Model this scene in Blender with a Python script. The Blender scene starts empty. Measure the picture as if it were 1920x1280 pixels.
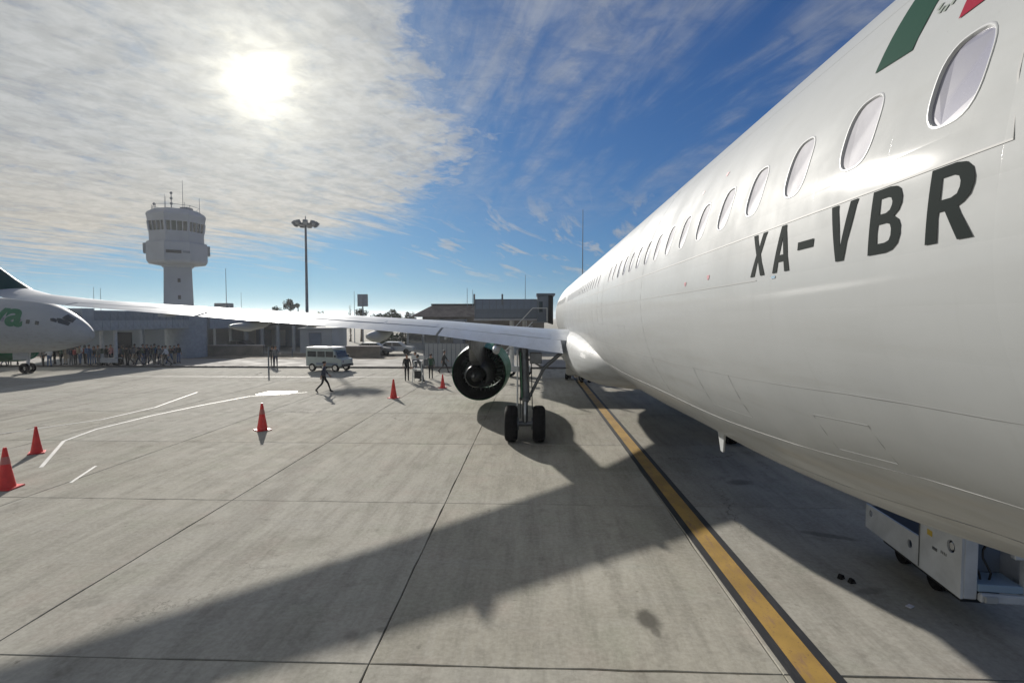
import bpy, bmesh, math, random
import numpy as np
from mathutils import Vector, Matrix
random.seed(7)
R = math.radians; PI = math.pi
sc = bpy.context.scene
COL = sc.collection

# ---------------------------------------------------------------- camera
cd = bpy.data.cameras.new('camera'); cam = bpy.data.objects.new('camera', cd); COL.objects.link(cam)
cam.location = (0, 0, 4.14); cam.rotation_euler = (R(90-2.55), 0, R(2.27))
cd.sensor_width = 36; cd.lens = 1010/1920*36; cd.clip_start = .05; cd.clip_end = 9000
sc.camera = cam

# ---------------------------------------------------------------- light
SUN = Vector((-.41666, .82621, .3660)).normalized()
sl = bpy.data.lights.new('sun', 'SUN'); sl.energy = 5.0; sl.angle = R(.9); sl.color = (1, .95, .875)
so = bpy.data.objects.new('sun', sl); COL.objects.link(so)
so.rotation_euler = SUN.to_track_quat('Z', 'Y').to_euler(); so.location = (-20, 30, 30)
sc.view_settings.view_transform = 'Standard'; sc.view_settings.look = 'None'
sc.view_settings.exposure = .28; sc.view_settings.gamma = 1; sc.view_settings.use_curve_mapping = False
HAZE = .00028
sc.cycles.max_bounces = 6; sc.cycles.volume_bounces = 0; sc.cycles.use_denoising = True; sc.cycles.sample_clamp_indirect = 4

class NT:
    def __init__(s, tree): s.t = tree; s.n = tree.nodes; s.l = tree.links
    def new(s, typ, **kw):
        n = s.n.new(typ)
        for k, v in kw.items(): setattr(n, k, v)
        return n
    def put(s, sock, v):
        if v is None: return
        if isinstance(v, bpy.types.NodeSocket): s.l.new(v, sock)
        else:
            try: sock.default_value = v
            except Exception: sock.default_value = tuple(v) + (1,)
    def m(s, op, a, b=None, c=None, clamp=False):
        n = s.new('ShaderNodeMath', operation=op, use_clamp=clamp)
        s.put(n.inputs[0], a); s.put(n.inputs[1], b); s.put(n.inputs[2], c)
        return n.outputs[0]
    def vm(s, op, a, b=None, out=0):
        n = s.new('ShaderNodeVectorMath', operation=op); s.put(n.inputs[0], a); s.put(n.inputs[1], b)
        return n.outputs[out]
    def xyz(s, x, y, z):
        n = s.new('ShaderNodeCombineXYZ')
        for i, v in enumerate((x, y, z)): s.put(n.inputs[i], v)
        return n.outputs[0]
    def sep(s, v):
        n = s.new('ShaderNodeSeparateXYZ'); s.put(n.inputs[0], v); return n.outputs
    def noise(s, vec, scale, detail=4, rough=.5, dist=0, out='Fac'):
        n = s.new('ShaderNodeTexNoise'); s.put(n.inputs['Vector'], vec)
        n.inputs['Scale'].default_value = scale; n.inputs['Detail'].default_value = detail
        n.inputs['Roughness'].default_value = rough; n.inputs['Distortion'].default_value = dist
        return n.outputs[out]
    def ss(s, x, a, b, lo=0, hi=1):            # smoothstep map range
        n = s.new('ShaderNodeMapRange', interpolation_type='SMOOTHSTEP')
        s.put(n.inputs[0], x); s.put(n.inputs[1], a); s.put(n.inputs[2], b); s.put(n.inputs[3], lo); s.put(n.inputs[4], hi)
        return n.outputs[0]
    def mix(s, f, a, b, typ='MIX'):
        n = s.new('ShaderNodeMix', data_type='RGBA', blend_type=typ)
        s.put(n.inputs[0], f); s.put(n.inputs[6], a); s.put(n.inputs[7], b)
        return n.outputs[2]

# ---------------------------------------------------------------- world: physical sky with a real cloud sheet (high plane projection)
w = bpy.data.worlds.new('World'); sc.world = w; w.use_nodes = True
T = NT(w.node_tree); T.n.clear()
sky = T.new('ShaderNodeTexSky', sky_type='NISHITA'); sky.sun_disc = False
sky.sun_elevation = R(21.58); sky.sun_rotation = R(-26.76)
sky.air_density = 1.0; sky.dust_density = .6; sky.ozone_density = 2.2; sky.altitude = 700
tc = T.new('ShaderNodeTexCoord'); D = T.vm('NORMALIZE', tc.outputs['Generated'])
x, y, z = T.sep(D)
az = T.m('ARCTAN2', x, y); el = T.m('ARCSINE', z)
zz = T.m('ADD', T.m('MAXIMUM', z, 0.0), .07)
u = T.m('DIVIDE', x, zz); v = T.m('DIVIDE', y, zz)
def rot(a):  # rotated plane coords
    c, s_ = math.cos(a), math.sin(a)
    return (T.m('ADD', T.m('MULTIPLY', u, c), T.m('MULTIPLY', v, s_)), T.m('SUBTRACT', T.m('MULTIPLY', v, c), T.m('MULTIPLY', u, s_)))
def aniso(a, su, sv, seed):
    p, q = rot(a); return T.xyz(T.m('MULTIPLY', p, su), T.m('MULTIPLY', q, sv), seed)
big = T.noise(aniso(R(25), .9, .7, 3.1), 1.0, 5, .55, .5)
rip = T.noise(aniso(R(62), 1.3, 5.0, 7.7), 1.3, 8, .62, .7)       # stretched streaks
puff = T.noise(aniso(R(10), 3.2, 3.2, 1.3), 2.1, 9, .66, .35)
fine = T.noise(aniso(R(106), .75, 3.4, 5.3), 1.2, 8, .60, .45)
# the main sheet: everything left of a ragged edge, thinning towards the horizon
edge = T.m('ADD', az, T.m('ADD', T.m('MULTIPLY', T.m('SUBTRACT', puff, .5), .40), T.m('MULTIPLY', T.m('SUBTRACT', big, .5), .30)))
edge = T.m('ADD', edge, T.m('MULTIPLY', T.m('ABSOLUTE', T.m('SUBTRACT', el, .30)), .30))
mL = T.ss(edge, -.095, -.235)
low = T.m('ADD', el, T.m('MULTIPLY', T.m('SUBTRACT', rip, .5), .16))
low = T.m('SUBTRACT', low, T.m('MULTIPLY', T.m('ADD', az, .45), .12))  # bottom edge climbs to the right
low = T.m('SUBTRACT', low, T.m('MULTIPLY', T.m('MAXIMUM', T.m('ADD', az, .45), 0), .18))
mB = T.ss(low, .085, .165)
body = T.m('ADD', T.m('MULTIPLY', rip, .75), T.m('MULTIPLY', puff, .55))
aL = T.m('MULTIPLY', T.m('MULTIPLY', mL, mB), T.m('MULTIPLY', T.ss(body, .40, .68, .84, 1), T.ss(puff, .28, .48, .82, 1)))
# thin veils elsewhere
veil = T.m('MULTIPLY', T.ss(T.m('ADD', fine, T.m('MULTIPLY', big, .6)), .66, 1.02), T.ss(el, .12, .34))
veil = T.m('MULTIPLY', T.m('MULTIPLY', veil, .46), T.ss(puff, .30, .62, .45, 1.15))
wis = T.m('MULTIPLY', T.ss(T.noise(aniso(R(75), .7, 3.0, 9.1), 1.5, 6, .6, .5), .53, .66), T.m('MULTIPLY', T.ss(el, .05, .10), T.ss(el, .26, .16)))
alpha = T.m('MAXIMUM', aL, T.m('MAXIMUM', veil, T.m('MULTIPLY', wis, .5)))
sunv = T.new('ShaderNodeCombineXYZ'); 
for i in range(3): sunv.inputs[i].default_value = SUN[i]
g = T.m('MAXIMUM', T.vm('DOT_PRODUCT', D, sunv.outputs[0], 'Value'), 0)
g8, g60, g600 = T.m('POWER', g, 9), T.m('POWER', g, 70), T.m('POWER', g, 900)
mot = T.noise(aniso(R(40), 7.5, 7.5, 2.2), 1.6, 8, .62, .4)
tex = T.m('MULTIPLY', T.ss(body, .40, .80, .86, 1.08), T.ss(mot, .34, .66, .90, 1.08))
cb = T.m('MULTIPLY', T.m('ADD', .325, T.m('MULTIPLY', g8, .09)), tex)
ccol = T.mix(T.ss(el, .28, .08), (.97, 1.0, 1.01, 1), (1.06, 1.0, .88, 1))
cl = T.new('ShaderNodeVectorMath', operation='SCALE'); T.put(cl.inputs[0], ccol); T.put(cl.inputs['Scale'], cb)
glow = T.m('MULTIPLY', T.ss(T.noise(aniso(R(20), 5, 5, 4.4), 1.4, 5, .6, .6), .25, .75, .6, 1.35), T.m('ADD', T.m('ADD', T.m('MULTIPLY', g60, .15), T.m('MULTIPLY', T.m('POWER', g, 300), .20)), T.m('MULTIPLY', g600, .5)))
gcol = T.new('ShaderNodeVectorMath', operation='SCALE'); gcol.inputs[0].default_value = (1, .94, .74); T.put(gcol.inputs['Scale'], glow)
skn = T.new('ShaderNodeVectorMath', operation='SCALE'); T.put(skn.inputs[0], sky.outputs[0]); skn.inputs['Scale'].default_value = .05
den = T.vm('ADD', T.vm('MULTIPLY', skn.outputs[0], (1.0, .75, 1.25)), (1, 1, 1))      # soft shoulder, the same in every direction
tint = T.vm('MULTIPLY', T.vm('DIVIDE', skn.outputs[0], den), (.31, .68, 1.34))
skc = T.mix(alpha, tint, cl.outputs[0])
fin = T.vm('ADD', skc, gcol.outputs[0])
bg = T.new('ShaderNodeBackground'); T.put(bg.inputs[0], fin); bg.inputs[1].default_value = 1.0
wo = T.new('ShaderNodeOutputWorld'); T.l.new(bg.outputs[0], wo.inputs[0])

# ---------------------------------------------------------------- materials
MATS = {}
def mat(name, col, rough=.6, metal=0, var=.0, vs=3.0, bump=0, bs=30, coat=0, spec=.5, cr=.12, emit=None, trans=0, stretch=(1,1,1)):
    if name in MATS: return MATS[name]
    m = bpy.data.materials.new(name); m.use_nodes = True
    t = NT(m.node_tree); b = t.n['Principled BSDF']
    b.inputs['Roughness'].default_value = rough; b.inputs['Metallic'].default_value = metal
    b.inputs['Coat Weight'].default_value = coat; b.inputs['Coat Roughness'].default_value = cr
    b.inputs['Specular IOR Level'].default_value = spec; b.inputs['Transmission Weight'].default_value = trans
    c = tuple(col) + (1,)
    tco = t.new('ShaderNodeTexCoord'); mp = t.new('ShaderNodeMapping'); mp.inputs['Scale'].default_value = stretch
    t.l.new(tco.outputs['Object'], mp.inputs[0])
    if var:
        n = t.noise(mp.outputs[0], vs, 6, .6)
        t.put(b.inputs['Base Color'], t.mix(t.ss(n, .3, .7), tuple(k*(1-var) for k in col)+(1,), tuple(min(1, k*(1+var*.6)) for k in col)+(1,)))
        t.put(b.inputs['Roughness'], t.ss(n, .3, .7, min(1, rough*1.15), rough*.85))
    else: b.inputs['Base Color'].default_value = c
    if bump:
        bn = t.new('ShaderNodeBump'); bn.inputs['Strength'].default_value = bump; bn.inputs['Distance'].default_value = .01
        t.put(bn.inputs['Height'], t.noise(mp.outputs[0], bs, 5, .6)); t.l.new(bn.outputs[0], b.inputs['Normal'])
    if emit: b.inputs['Emission Color'].default_value = tuple(emit)+(1,); b.inputs['Emission Strength'].default_value = 1
    MATS[name] = m; return m

M = dict(
 white=mat('jet white paint', (.385,.40,.407), .58, var=.05, vs=1.1, bump=.02, bs=3, coat=.16, spec=.10, cr=.09),
 wing=mat('wing grey paint', (.43,.46,.50), .36, .2, var=.10, vs=2.2, stretch=(1,.3,1)),
 alu=mat('bare aluminium', (.70,.71,.72), .22, 1, var=.08),
 steel=mat('dark steel', (.16,.17,.18), .42, .7, var=.2),
 gearw=mat('gear white paint', (.55,.57,.58), .4, var=.12),
 rubber=mat('tyre rubber', (.012,.012,.013), .9, var=.2, vs=8, spec=.15),
 black=mat('black paint', (.012,.014,.016), .45),
 soot=mat('engine inner dark', (.016,.02,.022), .42, .5, var=.2),
 green=mat('jet green paint', (.012,.15,.07), .5, coat=.08, var=.05, spec=.2),
 dgreen=mat('flag green', (.002,.042,.027), .8, spec=.1),
 red=mat('flag red', (.24,.005,.028), .8, spec=.1),
 seam=mat('panel seam grey', (.27,.275,.275), .6),
 glassw=mat('cabin window glass', (.21,.21,.27), .3, var=.25, vs=4, coat=.5),
 shade=mat('cabin window shade', (.40,.40,.44), .7, var=.08, spec=.2),
 darkglass=mat('dark glass', (.02,.03,.035), .08, coat=.5),
 cone=mat('cone red orange plastic', (.72,.035,.03), .5, var=.12, vs=6),
 conew=mat('cone white collar', (.7,.7,.68), .45),
 yellow=mat('worn yellow line', (.52,.30,.045), .7),
 bldg=mat('pale render', (.36,.38,.39), .8, var=.10, vs=.35, bump=.05, bs=4),
 bldg2=mat('grey render', (.20,.22,.24), .8, var=.12, vs=.35),
 tower=mat('tower concrete', (.33,.35,.38), .8, var=.07, vs=.3),
 pink=mat('pinkish roof render', (.40,.36,.34), .8, var=.1, vs=.3),
 brown=mat('dry brown wall', (.20,.17,.13), .9, var=.22, vs=.8, bump=.3, bs=3),
 tile=mat('brown roof tiles', (.17,.14,.12), .8, var=.25, vs=1.2),
 dark=mat('dark void', (.03,.033,.036), .8),
 blueg=mat('blue grey panel', (.15,.19,.25), .5, var=.08),
 bridge=mat('jet bridge panels', (.13,.16,.20), .5, var=.1, vs=.8),
 bridgel=mat('jet bridge light trim', (.34,.35,.37), .5, var=.1),
 gsew=mat('ground unit white enamel', (.50,.53,.56), .42, var=.14, vs=2.5, bump=.03, bs=9),
 vang=mat('van pale green paint', (.36,.42,.40), .35, coat=.4, var=.06),
 vanw=mat('van white roof', (.60,.62,.60), .4),
 mast=mat('galvanised mast', (.16,.18,.20), .5, .5, var=.1),
 wood=mat('tree bark', (.09,.065,.045), .9, var=.2, vs=8),
 leaf=mat('tree leaves', (.045,.075,.03), .7, var=.45, vs=2.5),
 leafd=mat('dark leaves', (.03,.05,.028), .7, var=.45, vs=2.5),
 silver=mat('silver car paint', (.42,.44,.45), .3, .4),
 skin=mat('skin', (.36,.20,.13), .6), hair=mat('dark hair', (.012,.01,.009), .7), shoe=mat('dark shoes', (.02,.02,.02), .6),
)
def dirty_skin():
    m = MATS['jet white paint']; t = NT(m.node_tree); b = t.n['Principled BSDF']
    geo = t.new('ShaderNodeNewGeometry'); P = geo.outputs['Position']; px, py, pz = t.sep(P)
    old = b.inputs['Base Color'].links[0].from_socket
    st = t.ss(t.noise(t.vm('MULTIPLY', P, (1.0, .22, 3.2)), 2.2, 7, .62), .47, .78)
    low = t.ss(pz, 4.3, 2.3, .10, .60)
    c = t.mix(t.m('MULTIPLY', st, low), old, (.20,.185,.15,1))
    run = t.ss(t.noise(t.vm('MULTIPLY', P, (2.0, 9.0, .55)), 1.6, 6, .6), .56, .80)      # faint vertical runs below the windows
    c = t.mix(t.m('MULTIPLY', run, .14), c, (.24,.235,.22,1))
    sp = t.ss(t.noise(P, 38, 3, .7), .68, .80); c = t.mix(t.m('MULTIPLY', sp, .22), c, (.15,.14,.12,1))
    t.put(b.inputs['Base Color'], c)
    # skin slightly pillowed between frames (0.55 m) and stringers, and rows of flush rivets
    fr = t.m('ABSOLUTE', t.m('SINE', t.m('MULTIPLY', py, PI/.552)))
    stg = t.m('ABSOLUTE', t.m('SINE', t.m('MULTIPLY', pz, PI/.19)))
    hgt = t.m('MULTIPLY', t.m('ADD', t.m('POWER', fr, .35), t.m('POWER', stg, .5)), .12)
    big_ = t.noise(P, .9, 3, .5)
    bn = t.new('ShaderNodeBump'); bn.inputs['Strength'].default_value = .16; bn.inputs['Distance'].default_value = .02
    t.put(bn.inputs['Height'], t.m('ADD', hgt, t.m('MULTIPLY', big_, .6)))
    t.l.new(bn.outputs[0], b.inputs['Normal']); t.l.new(bn.outputs[0], b.inputs['Coat Normal'])
dirty_skin()
CLOTH = {k: mat(k+' cloth', c, .85, var=.15, vs=9) for k, c in dict(black=(.015,.016,.018), navy=(.02,.028,.06), grey=(.13,.135,.14), white=(.6,.61,.62), green=(.035,.08,.05),
   blue=(.06,.12,.25), red=(.28,.03,.03), beige=(.36,.30,.22), brown=(.09,.055,.035), pink=(.45,.22,.24), teal=(.03,.13,.13), yellow=(.45,.33,.06)).items()}

# ---------------------------------------------------------------- mesh helpers (all geometry is given in world metres; the parent's place is subtracted)
WL = {}
def mk(name, vs, fs, m, parent=None, smooth=False, kind=None):
    off = WL.get(parent, Vector((0,0,0))) if parent else Vector((0,0,0))
    V = [Vector(p) for p in vs]
    lo = Vector((min(p[i] for p in V) for i in range(3))); hi = Vector((max(p[i] for p in V) for i in range(3)))
    c = (lo+hi)/2
    if not parent: c.z = lo.z
    me = bpy.data.meshes.new(name); me.from_pydata([p-c for p in V], [], [list(f) for f in fs])
    ms = m if isinstance(m, (list, tuple)) else [m]
    for q in ms: me.materials.append(q)
    if smooth: me.polygons.foreach_set('use_smooth', [True]*len(me.polygons))
    me.update()
    o = bpy.data.objects.new(name, me); COL.objects.link(o)
    o.location = c-off; WL[o] = c
    if parent: o.parent = parent
    if kind: o['kind'] = kind
    return o
def fixn(o):
    bm = bmesh.new(); bm.from_mesh(o.data); bmesh.ops.recalc_face_normals(bm, faces=bm.faces); bm.to_mesh(o.data); bm.free(); return o
def sharp(o, a=35):
    try: o.data.set_sharp_from_angle(angle=R(a))
    except Exception: pass
    return o
def empty(name, loc, label=None, cat=None, group=None):
    o = bpy.data.objects.new(name, None); COL.objects.link(o); o.location = loc; o.empty_display_size = .3
    WL[o] = Vector(loc)
    return tag(o, label, cat, group)
def tag(o, label=None, cat=None, group=None, kind=None):
    if label: o['label'] = label
    if cat: o['category'] = cat
    if group: o['group'] = group
    if kind: o['kind'] = kind
    return o
class G:
    """collects shapes for ONE mesh"""
    def __init__(s): s.v = []; s.f = []
    def add(s, vs, fs):
        n = len(s.v); s.v += [tuple(p) for p in vs]; s.f += [tuple(i+n for i in f) for f in fs]; return s
    def box(s, a, b, top=1.0, mtx=None):
        (x0,y0,z0),(x1,y1,z1) = a, b
        cx, cy = (x0+x1)/2, (y0+y1)/2
        p = [(x0,y0,z0),(x1,y0,z0),(x1,y1,z0),(x0,y1,z0)] + [(cx+(X-cx)*top, cy+(Y-cy)*top, z1) for X,Y in ((x0,y0),(x1,y0),(x1,y1),(x0,y1))]
        if mtx: p = [mtx @ Vector(q) for q in p]
        return s.add(p, [(3,2,1,0),(4,5,6,7),(0,1,5,4),(1,2,6,5),(2,3,7,6),(3,0,4,7)])
    def tube(s, a, b, r0, r1=None, n=10, caps=True):
        a, b = Vector(a), Vector(b); r1 = r0 if r1 is None else r1
        d = (b-a).normalized(); up = Vector((0,0,1)) if abs(d.z) < .9 else Vector((1,0,0))
        e = d.cross(up).normalized(); h = d.cross(e)
        vs = []
        for c, r in ((a, r0), (b, r1)):
            for i in range(n):
                t = 2*PI*i/n; vs.append(c + e*math.cos(t)*r + h*math.sin(t)*r)
        fs = [(i, (i+1) % n, n+(i+1) % n, n+i) for i in range(n)]
        if caps: fs += [tuple(range(n-1,-1,-1)), tuple(range(n, 2*n))]
        return s.add(vs, fs)
    def lathe(s, prof, o=(0,0,0), axis='Z', n=24):
        vs = []
        for (h, r) in prof:
            for i in range(n):
                t = 2*PI*i/n; c, q = math.cos(t)*r, math.sin(t)*r
                p = (c, q, h) if axis == 'Z' else (c, h, q) if axis == 'Y' else (h, c, q)
                vs.append((o[0]+p[0], o[1]+p[1], o[2]+p[2]))
        fs = [(k*n+i, k*n+(i+1) % n, (k+1)*n+(i+1) % n, (k+1)*n+i) for k in range(len(prof)-1) for i in range(n)]
        return s.add(vs, fs)
    def loft(s, rings, closed=True, caps=True):
        n = len(rings[0]); vs = [p for r in rings for p in r]
        fs = [(k*n+i, k*n+(i+1) % n, (k+1)*n+(i+1) % n, (k+1)*n+i) for k in range(len(rings)-1) for i in range(n if closed else n-1)]
        if caps and closed: fs += [tuple(range(n-1,-1,-1)), tuple(range((len(rings)-1)*n, len(rings)*n))]
        return s.add(vs, fs)
    def prism(s, poly, z0, z1):
        n = len(poly); vs = [(p[0],p[1],z0) for p in poly]+[(p[0],p[1],z1) for p in poly]
        return s.add(vs, [tuple(range(n-1,-1,-1)), tuple(range(n,2*n))]+[(i,(i+1)%n,n+(i+1)%n,n+i) for i in range(n)])
    def ball(s, c, r, n=10, sq=(1,1,1)):
        prof = [(-math.cos(PI*k/n), max(1e-4, math.sin(PI*k/n))) for k in range(n+1)]
        k0 = len(s.v); s.lathe([(h*r, q*r) for h, q in prof], (0,0,0), 'Z', n)
        s.v[k0:] = [(c[0]+p[0]*sq[0], c[1]+p[1]*sq[1], c[2]+p[2]*sq[2]) for p in s.v[k0:]]
        return s
    def mk(s, name, m, parent=None, smooth=False, kind=None, fix=True, sh=None, bev=0):
        o = mk(name, s.v, s.f, m, parent, smooth, kind)
        if fix: fixn(o)
        if bev:
            bm = bmesh.new(); bm.from_mesh(o.data)
            es = [e for e in bm.edges if len(e.link_faces) == 2 and e.calc_face_angle(0) > R(40)]
            bmesh.ops.bevel(bm, geom=es, offset=bev, segments=1, affect='EDGES', clamp_overlap=True); bm.to_mesh(o.data); bm.free()
        if smooth: sharp(o, sh or 35)
        return o
def copy_tree(o, parent=None):
    c = o.copy(); COL.objects.link(c)
    if parent: c.parent = parent; c.matrix_parent_inverse = o.matrix_parent_inverse.copy()
    for ch in list(o.children): copy_tree(ch, c)
    return c
def polar(r, n, c=(0,0), a0=0): return [(c[0]+r*math.cos(a0+2*PI*i/n), c[1]+r*math.sin(a0+2*PI*i/n)) for i in range(n)]

# ---------------------------------------------------------------- ground
def concrete(name, joints=False):
    m = bpy.data.materials.new(name); m.use_nodes = True; t = NT(m.node_tree); b = t.n['Principled BSDF']
    geo = t.new('ShaderNodeNewGeometry'); P = geo.outputs['Position']; px, py, pz = t.sep(P)
    oi = t.new('ShaderNodeObjectInfo'); rnd = oi.outputs['Random']
    off = t.vm('ADD', P, t.xyz(t.m('MULTIPLY', rnd, 31), t.m('MULTIPLY', rnd, 17), 0))
    tintn = t.noise(P, .55, 5, .6, out='Color')
    def an(sx, sy, sc_, d=6, r=.6): 
        p = t.vm('MULTIPLY', off, (sx, sy, 1)); return t.noise(p, sc_, d, r)
    col = t.mix(t.ss(t.noise(P, .16, 5, .6), .3, .7), (.335,.317,.264,1), (.47,.448,.388,1))
    col = t.mix(t.m('MULTIPLY', t.ss(rnd, 0, 1), .55), col, (.45,.435,.39,1)); col = t.mix(t.m('MULTIPLY', t.ss(t.m('FRACT', t.m('MULTIPLY', rnd, 7.3)), .6, 1), .28), col, (.24,.225,.19,1))
    col = t.mix(t.ss(t.noise(P, .9, 6, .65), .50, .72), col, t.mix(.35, col, (.40,.33,.29,1)))
    col = t.mix(t.ss(t.noise(t.vm('ADD', P, (7,3,0)), .7, 6, .65), .50, .70), col, t.mix(.30, col, (.27,.30,.22,1)))
    s1 = t.ss(an(2.6, .30, 1.0, 9, .7), .38, .70); col = t.mix(t.m('MULTIPLY', s1, .55), col, (.20,.19,.16,1))       # broom / trowel streaks
    s2 = t.ss(an(14, .5, 1.0, 4), .45, .75); col = t.mix(t.m('MULTIPLY', t.m('MULTIPLY', s2, t.ss(t.noise(P, .6, 3), .42, .6)), .38), col, (.40,.385,.35,1))
    s5 = t.ss(t.noise(t.vm('MULTIPLY', P, (.35, 2.2, 1)), .8, 7, .65), .50, .75); col = t.mix(t.m('MULTIPLY', s5, .40), col, (.40,.39,.36,1))
    s3 = t.ss(t.noise(P, 1.9, 8, .65), .52, .78); col = t.mix(t.m('MULTIPLY', s3, .55), col, (.165,.152,.13,1))  # blotches
    s6 = t.ss(t.noise(t.vm('ADD', P, (3,9,0)), 4.2, 3, .55), .70, .76); col = t.mix(t.m('MULTIPLY', s6, .5), col, (.13,.12,.10,1))
    gr = t.noise(P, 13, 9, .72); col = t.mix(t.ss(gr, .36, .66), t.mix(.15, col, (.10,.095,.08,1)), t.mix(.13, col, (.6,.58,.52,1)))
    vo = t.new('ShaderNodeTexVoronoi', feature='DISTANCE_TO_EDGE'); t.put(vo.inputs['Vector'], t.vm('ADD', t.vm('MULTIPLY', P, (1,1,0)), t.vm('MULTIPLY', t.noise(P, 1.1, 6, .7, out='Color'), (1.6,1.6,0)))); vo.inputs['Scale'].default_value = .16
    ck = t.m('MULTIPLY', t.ss(vo.outputs['Distance'], .0035, .001), t.ss(t.noise(t.vm('ADD', P, (5,5,0)), .14, 2), .52, .60)); col = t.mix(t.m('MULTIPLY', ck, .6), col, (.09,.085,.075,1))
    s7 = t.ss(t.noise(P, .38, 6, .6), .54, .70); col = t.mix(t.m('MULTIPLY', s7, .34), col, (.22,.21,.175,1))
    s4 = t.ss(t.noise(P, 55, 3, .7), .60, .8); col = t.mix(t.m('MULTIPLY', s4, .35), col, (.12,.11,.10,1))      # pits
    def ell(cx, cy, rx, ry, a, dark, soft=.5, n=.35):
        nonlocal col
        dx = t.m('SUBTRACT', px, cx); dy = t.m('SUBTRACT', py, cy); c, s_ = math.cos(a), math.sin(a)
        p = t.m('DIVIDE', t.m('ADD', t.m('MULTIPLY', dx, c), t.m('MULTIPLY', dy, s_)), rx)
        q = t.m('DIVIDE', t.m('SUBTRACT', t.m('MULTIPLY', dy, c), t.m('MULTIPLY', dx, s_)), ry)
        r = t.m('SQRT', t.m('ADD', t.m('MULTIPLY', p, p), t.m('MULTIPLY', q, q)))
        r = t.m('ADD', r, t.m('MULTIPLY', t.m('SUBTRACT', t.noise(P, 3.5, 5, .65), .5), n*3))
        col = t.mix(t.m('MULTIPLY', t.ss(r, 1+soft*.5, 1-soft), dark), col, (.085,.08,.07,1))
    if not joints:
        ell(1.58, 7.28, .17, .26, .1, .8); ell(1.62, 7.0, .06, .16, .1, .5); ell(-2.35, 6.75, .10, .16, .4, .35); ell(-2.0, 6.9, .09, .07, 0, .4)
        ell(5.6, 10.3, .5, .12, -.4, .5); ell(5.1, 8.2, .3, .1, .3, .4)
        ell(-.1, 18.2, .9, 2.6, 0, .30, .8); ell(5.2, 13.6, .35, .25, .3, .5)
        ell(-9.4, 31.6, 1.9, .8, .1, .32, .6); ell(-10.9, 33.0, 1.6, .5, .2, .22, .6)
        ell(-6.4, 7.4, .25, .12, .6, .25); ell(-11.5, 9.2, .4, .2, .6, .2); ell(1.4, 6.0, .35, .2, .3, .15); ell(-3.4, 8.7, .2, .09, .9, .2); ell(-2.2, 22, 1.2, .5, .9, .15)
        # tyre track sweeping off to the left
        line = t.m('ABSOLUTE', t.m('SUBTRACT', px, t.m('ADD', -22.6, t.m('MULTIPLY', t.m('SUBTRACT', py, 22), -.30))))
        col = t.mix(t.m('MULTIPLY', t.m('MULTIPLY', t.ss(line, .55, .15), t.ss(t.noise(P, 2.2, 5), .35, .6)), .35), col, (.13,.12,.11,1))
        l2 = t.m('ABSOLUTE', t.m('SUBTRACT', px, t.m('ADD', -4.6, t.m('MULTIPLY', py, -.12))))
        col = t.mix(t.m('MULTIPLY', t.ss(l2, .5, .1), .13), col, (.11,.10,.09,1))
    else:
        jx = t.m('ABSOLUTE', t.m('SUBTRACT', t.m('FRACT', t.m('DIVIDE', t.m('ADD', px, 1.96), 4.87)), .5))
        jy = t.m('ABSOLUTE', t.m('SUBTRACT', t.m('FRACT', t.m('DIVIDE', t.m('SUBTRACT', py, 6.2), 5.6)), .5))
        j = t.m('MAXIMUM', t.ss(jx, .494, .4975), t.ss(jy, .494, .4975)); col = t.mix(t.m('MULTIPLY', j, .6), col, (.09,.085,.075,1))
    t.put(b.inputs['Base Color'], col)
    t.put(b.inputs['Roughness'], t.ss(t.noise(P, 2.6, 5), .3, .7, .80, .92)); b.inputs['Specular IOR Level'].default_value = .02
    bn = t.new('ShaderNodeBump'); bn.inputs['Strength'].default_value = .35; bn.inputs['Distance'].default_value = .008
    t.put(bn.inputs['Height'], t.m('ADD', t.m('MULTIPLY', t.noise(P, 24, 6, .7), 1.0), t.m('MULTIPLY', an(60, 3, 1.0, 3), .35))); t.l.new(bn.outputs[0], b.inputs['Normal'])
    return m
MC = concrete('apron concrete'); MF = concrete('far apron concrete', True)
JX0, JY0, DX, DY = -1.96, 6.2, 4.87, 5.6
gx0, gx1, gy0, gy1 = JX0-DX*7, JX0+DX*4, JY0-DY*2, JY0+DY*6
far = 2500
g_ = G(); g_.add([(-far,-far,0),(far,-far,0),(far,far,0),(-far,far,0),(gx0,gy0,0),(gx1,gy0,0),(gx1,gy1,0),(gx0,gy1,0)], [(0,1,5,4),(1,2,6,5),(2,3,7,6),(3,0,4,7)])
ground = g_.mk('ground', MF, kind='structure')
bed = G().add([(gx0,gy0,-.03),(gx1,gy0,-.03),(gx1,gy1,-.03),(gx0,gy1,-.03)], [(0,1,2,3)]).mk('apron', mat('joint sealant', (.15,.14,.12), .9, var=.2), kind='structure')
hx, hy, gp, bv = DX/2, DY/2, .006, .007
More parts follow.
